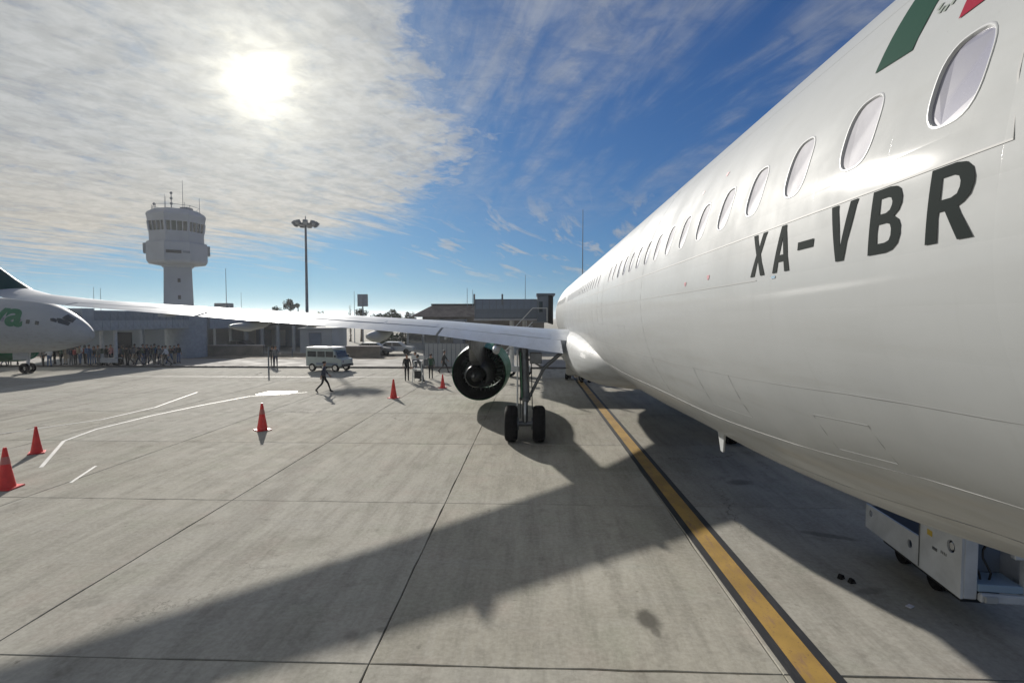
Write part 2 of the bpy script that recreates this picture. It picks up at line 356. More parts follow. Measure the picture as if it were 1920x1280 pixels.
def slab_mesh(seed):
    # one cast slab: a top with slightly chipped, uneven edges and a dropped arris all round
    rn = random.Random(seed); a, b_ = hx-gp, hy-gp; out = []
    cs = [(-a,-b_),(a,-b_),(a,b_),(-a,b_)]
    for k in range(4):
        p, q = cs[k], cs[(k+1)%4]; n_ = 11
        for i in range(n_):
            f = i/n_; j_ = 0 if i == 0 else rn.choice([0,0,.002,.004,.007,.016]); nx, ny = (q[1]-p[1]), -(q[0]-p[0]); L = math.hypot(nx, ny)
            out.append((p[0]+(q[0]-p[0])*f-nx/L*j_, p[1]+(q[1]-p[1])*f-ny/L*j_))
    n_ = len(out)
    v = [(x_,y_,-.029) for x_,y_ in out]+[(x_,y_,-bv) for x_,y_ in out]+[(x_-math.copysign(bv,x_) if abs(x_) > a-.03 else x_, y_-math.copysign(bv,y_) if abs(y_) > b_-.03 else y_, 0) for x_,y_ in out]
    f = [tuple(range(2*n_,3*n_))]+[(k+i, k+(i+1)%n_, k+n_+(i+1)%n_, k+n_+i) for k in (0,n_) for i in range(n_)]
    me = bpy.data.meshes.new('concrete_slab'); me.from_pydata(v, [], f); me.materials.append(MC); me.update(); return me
SM = [slab_mesh(k) for k in range(5)]
for i in range(11):
    for j in range(8):
        o = bpy.data.objects.new('concrete_slab', SM[(i*3+j*2) % 5]); COL.objects.link(o); o.parent = bed
        o.location = Vector((gx0+DX*(i+.5), gy0+DY*(j+.5), random.uniform(-.0012,.0012))) - WL[bed]; o.rotation_euler.z = PI*((i+j) % 2)

# painted markings
def worn(name, col, under, amt=.45, s=3.0, stretch=(3,.6,1)):
    m = bpy.data.materials.new(name); m.use_nodes = True; t = NT(m.node_tree); b = t.n['Principled BSDF']
    geo = t.new('ShaderNodeNewGeometry'); P = geo.outputs['Position']
    n = t.noise(t.vm('MULTIPLY', P, stretch), s, 7, .68); n2 = t.noise(P, 22, 4, .7)
    c = t.mix(t.ss(t.noise(P, 1.4, 5), .3, .7), tuple(k*.8 for k in col)+(1,), tuple(min(1, k*1.15) for k in col)+(1,))
    c = t.mix(t.m('MULTIPLY', t.ss(n, .48, .72), amt), c, tuple(under)+(1,))
    c = t.mix(t.m('MULTIPLY', t.ss(n2, .55, .75), amt), c, tuple(k*.6 for k in under)+(1,))
    t.put(b.inputs['Base Color'], c); b.inputs['Roughness'].default_value = .62
    return m
MY = worn('taxi line yellow', (.39,.24,.05), (.26,.15,.085), .9); MB = worn('taxi line black border', (.011,.012,.014), (.08,.075,.07), .28)
MW = worn('faded white line', (.44,.44,.42), (.37,.355,.32), 1.0, 4)
def strip(name, pts, wd, m, z, label=None, cat=None):
    vs, fs = [], []
    P = [Vector((p[0], p[1], 0)) for p in pts]
    Q = []
    for k in range(len(P)-1):
        L = max(1, int((P[k+1]-P[k]).length/1.0))
        Q += [P[k].lerp(P[k+1], i/L) for i in range(L)]
    Q.append(P[-1])
    for k, p in enumerate(Q):
        d = (Q[min(k+1, len(Q)-1)]-Q[max(k-1, 0)]).normalized(); n = Vector((-d.y, d.x, 0))
        vs += [(p+n*wd/2+Vector((0,0,z))), (p-n*wd/2+Vector((0,0,z)))]
    fs = [(2*k, 2*k+1, 2*k+3, 2*k+2) for k in range(len(Q)-1)]
    o = mk(name, vs, fs, m, kind='structure'); o.data.flip_normals() if o.data.polygons[0].normal.z < 0 else None
    return o
bx = 3.19
LXA, LXB = 3.41, 2.97       # its line runs very slightly askew to the jet
tl = strip('taxiway_line', [(LXA,-12),(LXB,45)], .60, MB, .004)
ty = mk('yellow_stripe', [(LXA-.17,-12,.008),(LXA+.17,-12,.008),(LXB+.17,45,.008),(LXB-.17,45,.008)], [(0,1,2,3)], MY, tl)
strip('painted_marking', [(-13.6,14.2),(-15.74,17.3),(-16.2,19.2),(-16.1,22),(-15.63,24.8),(-14.9,27.6),(-12.5,29.2)], .10, MW, .004)
strip('painted_marking', [(-24,16),(-18.99,18.3),(-17.5,21),(-17.4,24),(-17.78,25.5),(-18.6,29)], .09, MW, .008)
strip('painted_marking', [(-11.6,12.9),(-12.2,14.4)], .07, MW, .004)
mk('painted_marking', [(-14.9,28.15,.012),(-13.25,28.4,.012),(-13.15,29.5,.012),(-14.75,29.4,.012)], [(0,1,2,3)], mat('bright white paint', (.75,.76,.76), .35, var=.1), kind='structure')
strip('painted_marking', [(-31,36.6),(-20,36.8),(3,37.4)], .10, MW, .004)
# kerb, road and verge beyond the apron
G().box((-60,43.4,.0),(14,43.75,.13)).mk('kerb', mat('kerb concrete', (.13,.12,.11), .8, var=.2, spec=.15), kind='structure', bev=.02)
mk('road', [(-90,43.9,.006),(40,43.9,.006),(40,52.5,.006),(-90,52.5,.006)], [(0,1,2,3)], mat('pale service road', (.31,.295,.27), .9, var=.12, vs=.5, spec=.12), kind='structure')
mk('verge', [(-90,52.6,.008),(-14,52.6,.008),(-14,61,.008),(-90,61,.008)], [(0,1,2,3)], mat('dry verge', (.20,.17,.13), .95, var=.3, vs=.7, bump=.3, bs=6, spec=.1), kind='structure')
# ---------------------------------------------------------------- the white jet
FK = [(-9.0,.22,6.05,5.60,5.82),(-7,.62,6.24,5.05,5.65),(-5,1.05,6.36,4.40,5.35),(-3,1.45,6.42,3.85,5.0),(-1,1.75,6.43,3.38,4.66),(0.6,1.92,6.43,3.08,4.42),(1.5,1.975,6.43,2.92,4.36),(2.4,1.975,6.43,2.83,4.36),
 (3.1,1.975,6.43,2.72,4.36),(3.7,1.975,6.43,2.635,4.36),(5.8,1.975,6.43,2.475,4.36),(7.9,1.975,6.43,2.41,4.36),(10,1.975,6.43,2.33,4.36),(12,1.975,6.43,2.29,4.36),(32,1.975,6.43,2.29,4.36),
 (34,1.93,6.40,2.31,4.34),(36,1.74,6.12,2.40,4.2),(37.4,1.42,5.62,2.58,4.05),(38.5,1.0,4.95,2.83,3.9),(39.2,.58,4.40,3.08,3.78),(39.6,.22,3.98,3.42,3.70)]
FY = np.array([k[0] for k in FK])
def _slopes(x, y):                           # monotone cubic so there are no bumps between the stations
    h = np.diff(x); d = np.diff(y)/h; m = np.zeros(len(x)); m[0] = d[0]; m[-1] = d[-1]
    for i in range(1, len(x)-1):
        m[i] = 0 if d[i-1]*d[i] <= 0 else 2*d[i-1]*d[i]/(d[i-1]+d[i])
    return m
FC = [(np.array([k[j] for k in FK])) for j in range(1, 5)]; FM = [_slopes(FY, c) for c in FC]
def sec(y):
    y = min(max(y, FY[0]), FY[-1]); i = min(max(int(np.searchsorted(FY, y))-1, 0), len(FY)-2)
    h = FY[i+1]-FY[i]; t = (y-FY[i])/h
    return [float((2*t**3-3*t*t+1)*c[i] + (t**3-2*t*t+t)*h*m[i] + (-2*t**3+3*t*t)*c[i+1] + (t**3-t*t)*h*m[i+1]) for c, m in zip(FC, FM)]
CX = 3.33
def S(y, th, off=0.0, side=-1):
    a, top, bot, zc = sec(y); t = R(th); c, s_ = math.cos(t), math.sin(t)
    b = (top-zc) if c >= 0 else (zc-bot)
    n = Vector((side*s_/a, 0, c/b)).normalized()
    return Vector((CX+side*a*s_, y, zc+b*c)) + n*off

jet = empty('passenger_jet', (CX, 17.8, 0), 'white airliner seen from beside its tail, registration XA-VBR in dark letters under its window row', 'airliner')
WS, WY0, TH0, TH1 = .552, 1.915, 68.0, 78.9       # window pitch, first centre, belt angles
NB = 4                                            # skin columns per pitch
nW0, nW1 = -2, 58
WIN = [i for i in range(0, 57) if i not in (16, 17, 38, 39, 40)]
ys = []
yy = -9.0
yb0 = WY0+(nW0-.5)*WS; yb1 = WY0+(nW1+.5)*WS
ys = [(-9.0+(yb0+9.0)*k/22) for k in range(22)] + [yb0+WS/NB*k for k in range(NB*(nW1-nW0+1)+1)]
last = ys[-1]; ys += [last+(39.6-last)*(k/24)**.8 for k in range(1, 25)]
ths = list(np.linspace(0, TH0, 18)) + list(np.linspace(TH1, 180, 26))
ths_r = list(np.linspace(180, 360, 40))[1:-1]
ALL = ths + [float(t) for t in ths_r]
n = len(ALL); V = []; Fc = []
for y_ in ys:
    for t in ALL: V.append(S(y_, t))
iL = 17                                            # column between TH0 and TH1 = window belt
for k in range(len(ys)-1):
    for i in range(n):
        if i == iL and yb0-1e-6 <= ys[k] and ys[k+1] <= yb1+1e-6: continue
        Fc.append((k*n+i, k*n+(i+1) % n, (k+1)*n+(i+1) % n, (k+1)*n+i))
for k, y_ in ((0, -9.12), (len(ys)-1, 39.68)):
    a_, tp, bt, zc = sec(y_); c = len(V); V.append(Vector((CX, y_, zc)))
    Fc += [(k*n+i, k*n+(i+1) % n, c) for i in range(n)]
# belt cells
hY, hT = .117, 4.35                               # half opening along the hull and around it (deg)
def supe(k, N, sx, sy, p=2.9):
    t = 2*PI*k/N; c, s_ = math.cos(t), math.sin(t)
    return sx*math.copysign(abs(c)**(2/p), c), sy*math.copysign(abs(s_)**(2/p), s_)
NS = 6
for w_ in range(nW0, nW1+1):
    yc = WY0+w_*WS; tc_ = (TH0+TH1)/2
    rows = [TH0+(TH1-TH0)*q/NS for q in range(NS+1)]
    if w_ in WIN:
        bd = [(yc-WS/2+WS/NB*q, TH0) for q in range(NB)] + [(yc+WS/2, rows[q]) for q in range(NS)] + [(yc+WS/2-WS/NB*q, TH1) for q in range(NB)] + [(yc-WS/2, rows[NS-q]) for q in range(NS)]
        N = len(bd); base = len(V)
        V += [S(*p) for p in bd]
        ang = [math.atan2((p[1]-tc_)/hT, (p[0]-yc)/hY*.6) for p in bd]
        for f_ in (1.25, 1.0):
            for A in ang:
                c, s_ = math.cos(A), math.sin(A); pw = 2.9
                r = (abs(c)**pw+abs(s_)**pw)**(-1/pw)
                V.append(S(yc+c*r*hY*f_, tc_+s_*r*hT*min(f_, 1.08)))
        Fc += [(base+l*N+i, base+l*N+(i+1) % N, base+(l+1)*N+(i+1) % N, base+(l+1)*N+i) for l in range(2) for i in range(N)]
    else:
        base = len(V)
        for k in range(NB+1):
            for q in range(NS+1): V.append(S(yc-WS/2+WS/NB*k, rows[q]))
        Fc += [(base+k*(NS+1)+q, base+k*(NS+1)+q+1, base+(k+1)*(NS+1)+q+1, base+(k+1)*(NS+1)+q) for k in range(NB) for q in range(NS)]
body = mk('fuselage', V, Fc, M['white'], jet, True)
bm = bmesh.new(); bm.from_mesh(body.data); bmesh.ops.remove_doubles(bm, verts=bm.verts, dist=.0004); bmesh.ops.recalc_face_normals(bm, faces=bm.faces); bm.to_mesh(body.data); bm.free()
# windows: frame with depth > pane, shade
tc_ = (TH0+TH1)/2
def win_ring(yc, f, off, N=36):
    out = []
    for k in range(N):
        A = 2*PI*k/N; c, s_ = math.cos(A), math.sin(A); pw = 2.9; r = (abs(c)**pw+abs(s_)**pw)**(-1/pw)
        out.append(S(yc+c*r*hY*f, tc_+s_*r*hT*f, off))
    return out
first = None
for w_ in WIN:
    yc = WY0+w_*WS
    N = 36 if w_ < 12 else 20
    fr = G().loft([win_ring(yc, 1.06, .0004, N), win_ring(yc, 1.04, .0025, N), win_ring(yc, 1.0, .0022, N), win_ring(yc, .975, -.004, N), win_ring(yc, .96, -.0095, N)], caps=False).mk('window', mat('window rim', (.52,.53,.54), .45, .1, spec=.3), jet, True, sh=50)
    G().add(win_ring(yc, .965, -.0088, N), [tuple(range(N))]).mk('pane', M['glassw'], fr)
    dn = random.Random(w_*3+1).choice([.2, .35, .0, .5, .15])
    if w_ in (-2, -1, 0): dn = 0
    elif w_ < 9: dn = 1
    elif w_ > 13: dn = random.Random(w_).choice([1, 1, 1, .5])
    else: dn = 0
    # the half-drawn shade lies just outside the inner glazing
    lo_ = tc_-hT*.96; hi_ = lo_+2*hT*.96*dn
    if dn > .05:
        pts = [p for p in [(math.cos(2*PI*k/N), math.sin(2*PI*k/N)) for k in range(N)]]
        poly = []
        for c, s_ in pts:
            r = (abs(c)**2.9+abs(s_)**2.9)**(-1/2.9); poly.append((yc+c*r*hY*.955, max(lo_, min(hi_, tc_+s_*r*hT*.955))))
        G().add([S(p[0], p[1], -.0068) for p in poly], [tuple(range(N))]).mk('window_shade', M['shade'], fr)
# seams (thin proud sealant beads), door outline
def bead(name, pts, wd=.006, off=.0012, m=M['seam'], parent=jet):
    vs = []; 
    Q = []
    for k in range(len(pts)-1):
        (y0, t0), (y1, t1) = pts[k], pts[k+1]; L = max(1, int(max(abs(y1-y0)/.4, abs(t1-t0)/3)))
        Q += [(y0+(y1-y0)*i/L, t0+(t1-t0)*i/L) for i in range(L)]
    Q.append(pts[-1])
    rg = []
    for k, (y_, t_) in enumerate(Q):
        y0, t0 = Q[max(k-1,0)]; y1, t1 = Q[min(k+1,len(Q)-1)]; r = 2.0*PI/180
        d = Vector((y1-y0, (t1-t0)*r)).normalized(); nx = Vector((-d.y, d.x))*wd/2
        A = (y_+nx.x, t_+nx.y/r); B = (y_-nx.x, t_-nx.y/r)
        rg.append([S(A[0],A[1],-.002), S(A[0],A[1],off), S(B[0],B[1],off), S(B[0],B[1],-.002)])
    return G().loft(rg).mk(name, m, parent)
bead('panel_seam', [(34.5,81.3),(20,81.3),(1.625,81.9),(1.66,76.2),(1.68,70)], .008)
bead('panel_seam', [(34,89.9),(3.35,89.9)], .006)
for tt in (52, 112): bead('panel_seam', [(34,tt),(-1,tt)], .0022, .0006)
for q in (12.6,): bead('panel_seam', [(q,84),(q,150)], .0022, .0006)
for (ya, yb_, ta, tb) in ((4.2,5.1,112,124),(8.3,8.9,100,108),(2.6,3.1,118,126)): bead('access_panel', [(ya,ta),(yb_,ta),(yb_,tb),(ya,tb),(ya,ta)], .0022, .0006, mat('hatch edge grey', (.30,.31,.31), .7, spec=.1))
bead('panel_seam', [(14,146),(7,146),(1.2,139)], .006); bead('panel_seam', [(14,131),(5,130),(1.2,127)], .003)
for q in (6.9, 19.4): bead('panel_seam', [(q,20),(q,92),(q,150)], .0022, .0006)
for yd in (11.2, 23.6):
    bead('cabin_door', [(yd-.38,64),(yd+.38,64),(yd+.40,67),(yd+.40,97),(yd+.38,100),(yd-.38,100),(yd-.40,97),(yd-.40,67),(yd-.38,64)], .011)
# lettering XA-VBR, taken onto the curved skin
from mathutils.geometry import tessellate_polygon
GLY = {
 'X': [[(0,1),(.2,1),(.33,.66),(.46,1),(.66,1),(.43,.51),(.67,0),(.47,0),(.33,.36),(.19,0),(-.01,0),(.23,.51)]],
 'A': [[(0,0),(.24,1),(.43,1),(.67,0),(.49,0),(.445,.22),(.225,.22),(.18,0)], [(.255,.37),(.415,.37),(.335,.76)]],
 '-': [[(.04,.37),(.56,.37),(.56,.53),(.04,.53)]],
 'V': [[(0,1),(.19,1),(.34,.24),(.49,1),(.68,1),(.44,0),(.24,0)]],
 'B': [[(0,1),(.34,1),(.47,.975),(.56,.91),(.60,.80),(.60,.70),(.56,.60),(.48,.53),(.58,.46),(.63,.36),(.63,.24),(.585,.11),(.49,.03),(.36,0),(0,0)],
       [(.18,.845),(.32,.845),(.39,.82),(.42,.76),(.42,.71),(.39,.64),(.32,.605),(.18,.605)], [(.18,.45),(.34,.45),(.42,.42),(.45,.35),(.45,.25),(.42,.18),(.34,.155),(.18,.155)]],
 'R': [[(0,1),(.36,1),(.50,.965),(.60,.87),(.635,.75),(.635,.66),(.60,.54),(.52,.46),(.45,.425),(.68,0),(.475,0),(.27,.40),(.18,.40),(.18,0),(0,0)],
       [(.18,.845),(.34,.845),(.42,.81),(.45,.74),(.45,.67),(.42,.59),(.34,.555),(.18,.555)]]}
def letter(ch, yc, h_lo, h_hi, wsc):
    loops = [[Vector((p[0], p[1], 0)) for p in l] for l in GLY[ch]]
    tris = tessellate_polygon(loops); pts = [p for l in loops for p in l]
    bm = bmesh.new(); vs_ = [bm.verts.new(p) for p in pts]
    for t in tris:
        try: bm.faces.new([vs_[i] for i in t])
        except ValueError: pass
    for q in np.linspace(.08, .92, 11):
        bmesh.ops.bisect_plane(bm, geom=bm.verts[:]+bm.edges[:]+bm.faces[:], plane_co=(0, q, 0), plane_no=(0, 1, 0))
    for q in (.15, .3, .45): bmesh.ops.bisect_plane(bm, geom=bm.verts[:]+bm.edges[:]+bm.faces[:], plane_co=(q, 0, 0), plane_no=(1, 0, 0))
    bm.verts.index_update()
    out = [S(yc-(p.co.x-.33)*wsc, h_lo+(h_hi-h_lo)*p.co.y, .0018) for p in bm.verts]
    fs = [tuple(v.index for v in f_.verts) for f_ in bm.faces]; bm.free()
    return G().add(out, fs).mk('registration_letter', mat('registration dark paint', (.014,.020,.020), .85, spec=.08), jet)
for ch, q in zip('XA-VBR', (0, .305, .575, .875, 1.18, 1.50)): letter(ch, 3.335-q, 89.2, 82.15, .30)
def decal(name, poly, m, off=.0022, sub=6):
    bm = bmesh.new(); bm.faces.new([bm.verts.new((p[0], p[1], 0)) for p in poly])
    for q in np.arange(2, 90, 2.0): bmesh.ops.bisect_plane(bm, geom=bm.verts[:]+bm.edges[:]+bm.faces[:], plane_co=(0, q, 0), plane_no=(0, 1, 0))
    bm.verts.index_update(); vs = [S(v_.co.x, v_.co.y, off) for v_ in bm.verts]; fs = [tuple(v_.index for v_ in f.verts) for f in bm.faces]; bm.free()
    return G().add(vs, fs).mk(name, m, jet)
decal('green_flag_stripe', [(2.545,64.95),(2.296,65.46),(2.30,50),(2.30,44),(2.56,44),(2.60,52),(2.583,55.5)], M['dgreen'])
decal('red_flag_stripe', [(2.052,65.7),(1.92,65.5),(1.80,60),(1.80,44),(2.05,44),(2.07,60)], M['red'])
for k in range(9):       # small grey emblem between the two stripes, built as a ring of little leaves
    A = PI*.15+2*PI*k/12; cy_, ct = 2.185, 60.2
    y_, t_ = cy_+.065*math.cos(A), ct+2.0*math.sin(A)
    decal('emblem_leaf', [(y_-.014, t_-.3), (y_+.004, t_-.45), (y_+.016, t_+.2), (y_-.004, t_+.45)], mat('emblem grey', (.22,.25,.22), .5))
decal('emblem_leaf', [(2.165,59.6),(2.195,59.2),(2.21,60.4),(2.18,61.3)], MATS['emblem grey'])
mr = mat('small stencil red', (.35,.10,.12), .5)
for (y_, t_) in ((4.89,87.9),(4.26,87.5),(4.47,63.2),(5.06,63.7)):
    decal('small_mark', [(y_-.035,t_-.45),(y_+.035,t_-.45),(y_+.015,t_+.5),(y_-.015,t_+.5)], mr)
decal('small_mark', [(3.14,89.6),(3.09,89.6),(3.09,90.0),(3.14,90.0)], M['alu'])  # small patch in bare aluminium on the lower seam
# belly aerials
g_ = G(); q0 = S(6.75, 150); g_.loft([[(q0.x-.012,6.62,q0.z+.03),(q0.x+.012,6.62,q0.z+.03),(q0.x+.012,6.86,q0.z+.03),(q0.x-.012,6.86,q0.z+.03)], [(q0.x-.03,6.60,q0.z-.20),(q0.x-.012,6.60,q0.z-.20),(q0.x-.012,6.68,q0.z-.20),(q0.x-.03,6.68,q0.z-.20)]]).mk('belly_aerial', M['white'], jet)

# belly fairing
def fair_ring(y_, hw, ztop, zbot, p=2.8, N=40):
    out = []; zc = (ztop+zbot)/2; hh = (ztop-zbot)/2
    for k in range(N):
        A = 2*PI*k/N; c, s_ = math.cos(A), math.sin(A)
        out.append((CX+hw*math.copysign(abs(c)**(2/p), c), y_, zc+hh*math.copysign(abs(s_)**(2/p), s_)))
    return out
FR = [(13.3,1.20,3.4,2.46,2.0),(13.9,1.55,3.5,2.30,2.2),(14.8,1.86,3.62,2.16,2.5),(16.0,2.05,3.72,2.05,2.8),(17.6,2.16,3.78,1.98,3),(20,2.20,3.82,1.95,3),(24,2.18,3.80,1.95,3),(26.5,2.05,3.6,2.0,2.8),(28.5,1.75,3.4,2.12,2.5),(30,1.3,3.2,2.28,2)]
G().loft([fair_ring(*f) for f in FR]).mk('belly_fairing', M['white'], jet, True)

# wings, built for both sides
def foil(xa, xb, tk, N=14):
    f = lambda x: 5*tk*(.2969*math.sqrt(x)-.126*x-.3516*x*x+.2843*x**3-.1036*x**4)
    xs = [xa+(xb-xa)*(1-math.cos(PI*k/N))/2 for k in range(N+1)]
    cam_ = lambda x: .018*math.sin(PI*x)*(1 if x < .5 else 1)
    up = [(x, cam_(x)+f(x)) for x in xs]; dn = [(x, cam_(x)-f(x)*.92) for x in xs]
    if xa == 0: dn = dn[1:]
    return up[::-1] + dn          # TE-upper ... LE ... TE-lower
#  s, TE y, TE h, LE y, LE h, thickness
ST = [(1.45,17.85,2.86,25.6,3.02,.135),(2.7,17.7,3.00,24.75,3.16,.13),(4.4,17.3,3.28,23.3,3.40,.12),(6.4,16.9,3.58,21.7,3.70,.112),(8.7,15.95,3.82,20.0,3.90,.108),(11,15.1,4.03,18.4,4.11,.105),(13.5,14.25,4.26,16.75,4.34,.10),(15.6,13.6,4.46,15.45,4.54,.095)]
TIP = ST[-1:]+[(16.55,13.0,4.63,14.45,4.72,.085),(16.9,12.75,4.76,14.15,4.88,.08),(17.1,12.5,5.0,13.9,5.14,.075),(17.3,12.2,5.5,13.4,5.6,.07),(17.55,11.7,6.5,12.6,6.6,.065)]
def stt(s_):
    q = [np.interp(s_, [k[0] for k in ST], [k[j] for k in ST]) for j in range(1, 6)]; return (s_,)+tuple(float(v_) for v_ in q)
def wsec(st, xa, xb, side, dz=0, tw=0):
    s_, ty_, tz, ly, lz, tk = st; out = []
    ch = ly-ty_
    for x_, z_ in foil(xa, xb, tk):
        out.append((CX+side*s_, ly-ch*x_, lz+(tz-lz)*x_+z_*ch+dz))
    return out
def tipsec(k, side, N=12):
    st = TIP[k]; s_, ty_, tz, ly, lz, tk = st
    a0 = TIP[max(k-1,0)]; a1 = TIP[min(k+1,len(TIP)-1)]
    nx, nz = -(a1[2]-a0[2]), (a1[0]-a0[0]); L = math.hypot(nx, nz); nx /= L; nz /= L
    if k == 0: nx, nz = 0, 1
    out = []; ch = ly-ty_
    for x_, z_ in foil(0, 1, tk): out.append((CX+side*(s_+nx*z_*ch), ly-ch*x_, lz+(tz-lz)*x_+nz*z_*ch))
    return out
def wing(side):
    w_ = G().loft([wsec(s_, 0, .76, side) for s_ in ST]).mk('wing', M['wing'], jet, True, sh=40)
    for nm, a_, b2 in (('flap', 2.35, 6.35), ('flap', 6.43, 12.6), ('aileron', 12.7, 15.55)):
        st = [stt(a_+(b2-a_)*k/4) for k in range(5)]
        G().loft([wsec(s_, .764, 1, side, -.004) for s_ in st]).mk(nm, M['wing'], w_, True, sh=40)
    # spoilers: shallow plates proud of the upper skin
    for a_, b2 in ((2.7,4.5),(6.6,8.1),(8.16,9.7),(9.76,11.2),(11.26,12.5)):
        r_ = []
        for s_ in np.linspace(a_, b2, 3):
            st = stt(float(s_)); ch = st[3]-st[1]; row = []
            for x_ in (.63, .75):
                tk = st[5]; f = 5*tk*(.2969*math.sqrt(x_)-.126*x_-.3516*x_*x_+.2843*x_**3-.1036*x_**4)+.018*math.sin(PI*x_)
                row.append((CX+side*st[0], st[3]-ch*x_, st[4]+(st[2]-st[4])*x_+f*ch))
            a1, a2 = row; r_.append([(a1[0],a1[1],a1[2]-.01),(a1[0],a1[1],a1[2]+.008),(a2[0],a2[1],a2[2]+.008),(a2[0],a2[1],a2[2]-.01)])
        G().loft(r_).mk('spoiler', M['wing'], w_)
    # flap track fairings
    for s_, ln, rr, ext in ((4.55,2.8,.17,.62),(8.12,2.9,.19,.86),(11.45,2.5,.125,.85)):
        st = stt(s_); y0 = st[1]-ext; zt = st[2]-.17; rings = []
        for t in np.linspace(0, 1, 11):
            y_ = y0+ln*t; r_ = rr*max(.04, math.sin(PI*min(1, .04+t*.92))**.6)
            zz_ = zt+(-.04 if t < .5 else 0)+.10*abs(t-.4)
            if t > .75: zz_ += (t-.75)*.5
            rings.append([(CX+side*s_+r_*.72*math.cos(2*PI*k/14), y_, zz_+r_*1.05*math.sin(2*PI*k/14)) for k in range(14)])
        G().loft(rings).mk('flap_track_fairing', M['wing'] if s_ < 5 else M['white'], w_, True, sh=60)
    for s_ in (6.1, 9.9, 13.4):
        st = stt(s_); G().box((CX+side*s_-.03, st[1]-.16, st[2]-.09), (CX+side*s_+.03, st[1]+.5, st[2]-.02)).mk('hinge_fairing', M['white'], w_)
    G().loft([tipsec(k, side) for k in range(3)]).mk('wing_tip', M['wing'], w_, True, sh=60)
    sh_ = G().loft([tipsec(k, side) for k in range(2, len(TIP))]).mk('winglet', mat('winglet slate green', (.03,.075,.06), .5, spec=.2), w_, True, sh=60)
    return w_
def engine(side):
    ex, ez = CX+side*5.72, 1.68
    o = (ex, 0, ez)
    e = G().lathe([(23.55,1.195),(24.2,1.245),(25.2,1.30),(26.3,1.305),(27.2,1.24),(27.7,1.13),(27.82,1.04),(27.72,.97),(27.3,.95),(26.4,.97),(25.2,1.08),(24.2,1.15),(23.56,1.175),(23.55,1.195)], o, 'Y', 56).mk('engine', M['green'], jet, True, sh=60)
    G().lathe([(27.35,1.225),(27.72,1.14),(27.845,1.04),(27.72,.955),(27.35,.94)], o, 'Y', 56).mk('intake_lip', M['alu'], e, True, sh=80)
    G().lathe([(23.62,1.165),(24.2,1.14),(25.2,1.07),(26.2,.96)], o, 'Y', 48).mk('bypass_duct', M['soot'], e, True)
    G().lathe([(26.35,.96),(26.3,.3),(26.5,.05)], o, 'Y', 40).mk('fan_disc', M['dark'], e, True)
    for k in range(30):
        A = 2*PI*k/30; c, s_ = math.cos(A), math.sin(A); d_ = .03
        G().add([(ex+c*.55-s_*d_, 25.4, ez+s_*.55+c*d_), (ex+c*1.06-s_*d_, 25.4, ez+s_*1.06+c*d_), (ex+c*1.06+s_*d_, 25.62, ez+s_*1.06-c*d_), (ex+c*.55+s_*d_, 25.62, ez+s_*.55-c*d_),
                 (ex+c*.55-s_*d_+s_*.01, 25.4, ez+s_*.55+c*d_), (ex+c*1.06-s_*d_+s_*.012, 25.4, ez+s_*1.06+c*d_-c*.012), (ex+c*1.06+s_*d_+s_*.012, 25.62, ez+s_*1.06-c*d_-c*.012), (ex+c*.55+s_*d_+s_*.012, 25.62, ez+s_*.55-c*d_-c*.012)],
                [(0,1,2,3),(7,6,5,4),(0,4,5,1),(2,6,7,3),(1,5,6,2),(0,3,7,4)]).mk('guide_vane', mat('vane metal', (.15,.17,.18), .4, .7), e)
    core = G().lathe([(26.0,.60),(25.0,.70),(24.2,.70),(23.2,.60),(22.45,.47),(22.40,.44),(22.8,.42),(23.6,.42)], o, 'Y', 40).mk('core_cowl', M['soot'], e, True, sh=60)
    G().lathe([(23.2,.30),(22.6,.27),(22.1,.17),(21.8,.07),(21.75,.0005)], o, 'Y', 28).mk('exhaust_cone', M['soot'], e, True, sh=60)
    # pylon
    py = G().loft([[(ex-w2, y_, z0),(ex+w2, y_, z0),(ex+w2, y_, z1),(ex-w2, y_, z1)] for (y_, w2, z0, z1) in ((20.2,.05,2.95,3.55),(21.4,.16,2.45,3.62),(22.6,.20,2.10,3.66),(23.8,.22,2.05,3.40),(25.2,.20,2.1,3.12),(26.4,.10,2.7,2.98))]).mk('pylon', M['steel'], e)
    return e
def wheel(parent, x_, y_, r_, wd, name='wheel'):
    t = G().lathe([(-wd/2+.02,r_*.58),(-wd/2,r_*.62),(-wd/2,r_*.82),(-wd/2+.035,r_*.93),(-wd*.28,r_*.985),(-wd*.12,r_),(-wd*.10,r_-.008),(-wd*.08,r_),(0,r_),(wd*.08,r_),(wd*.10,r_-.008),(wd*.12,r_),(wd*.28,r_*.985),(wd/2-.035,r_*.93),(wd/2,r_*.82),(wd/2,r_*.62),(wd/2-.02,r_*.58)], (x_, y_, r_), 'X', 36).mk(name, M['rubber'], parent, True, sh=50)
    G().lathe([(-wd/2+.03,.001),(-wd/2+.05,r_*.18),(-wd/2+.10,r_*.42),(-wd/2+.02,r_*.59),(wd/2-.02,r_*.59),(wd/2-.10,r_*.42),(wd/2-.05,r_*.18),(wd/2-.03,.001)], (x_, y_, r_), 'X', 24).mk('rim', M['gearw'], t, True, sh=30)
    return t
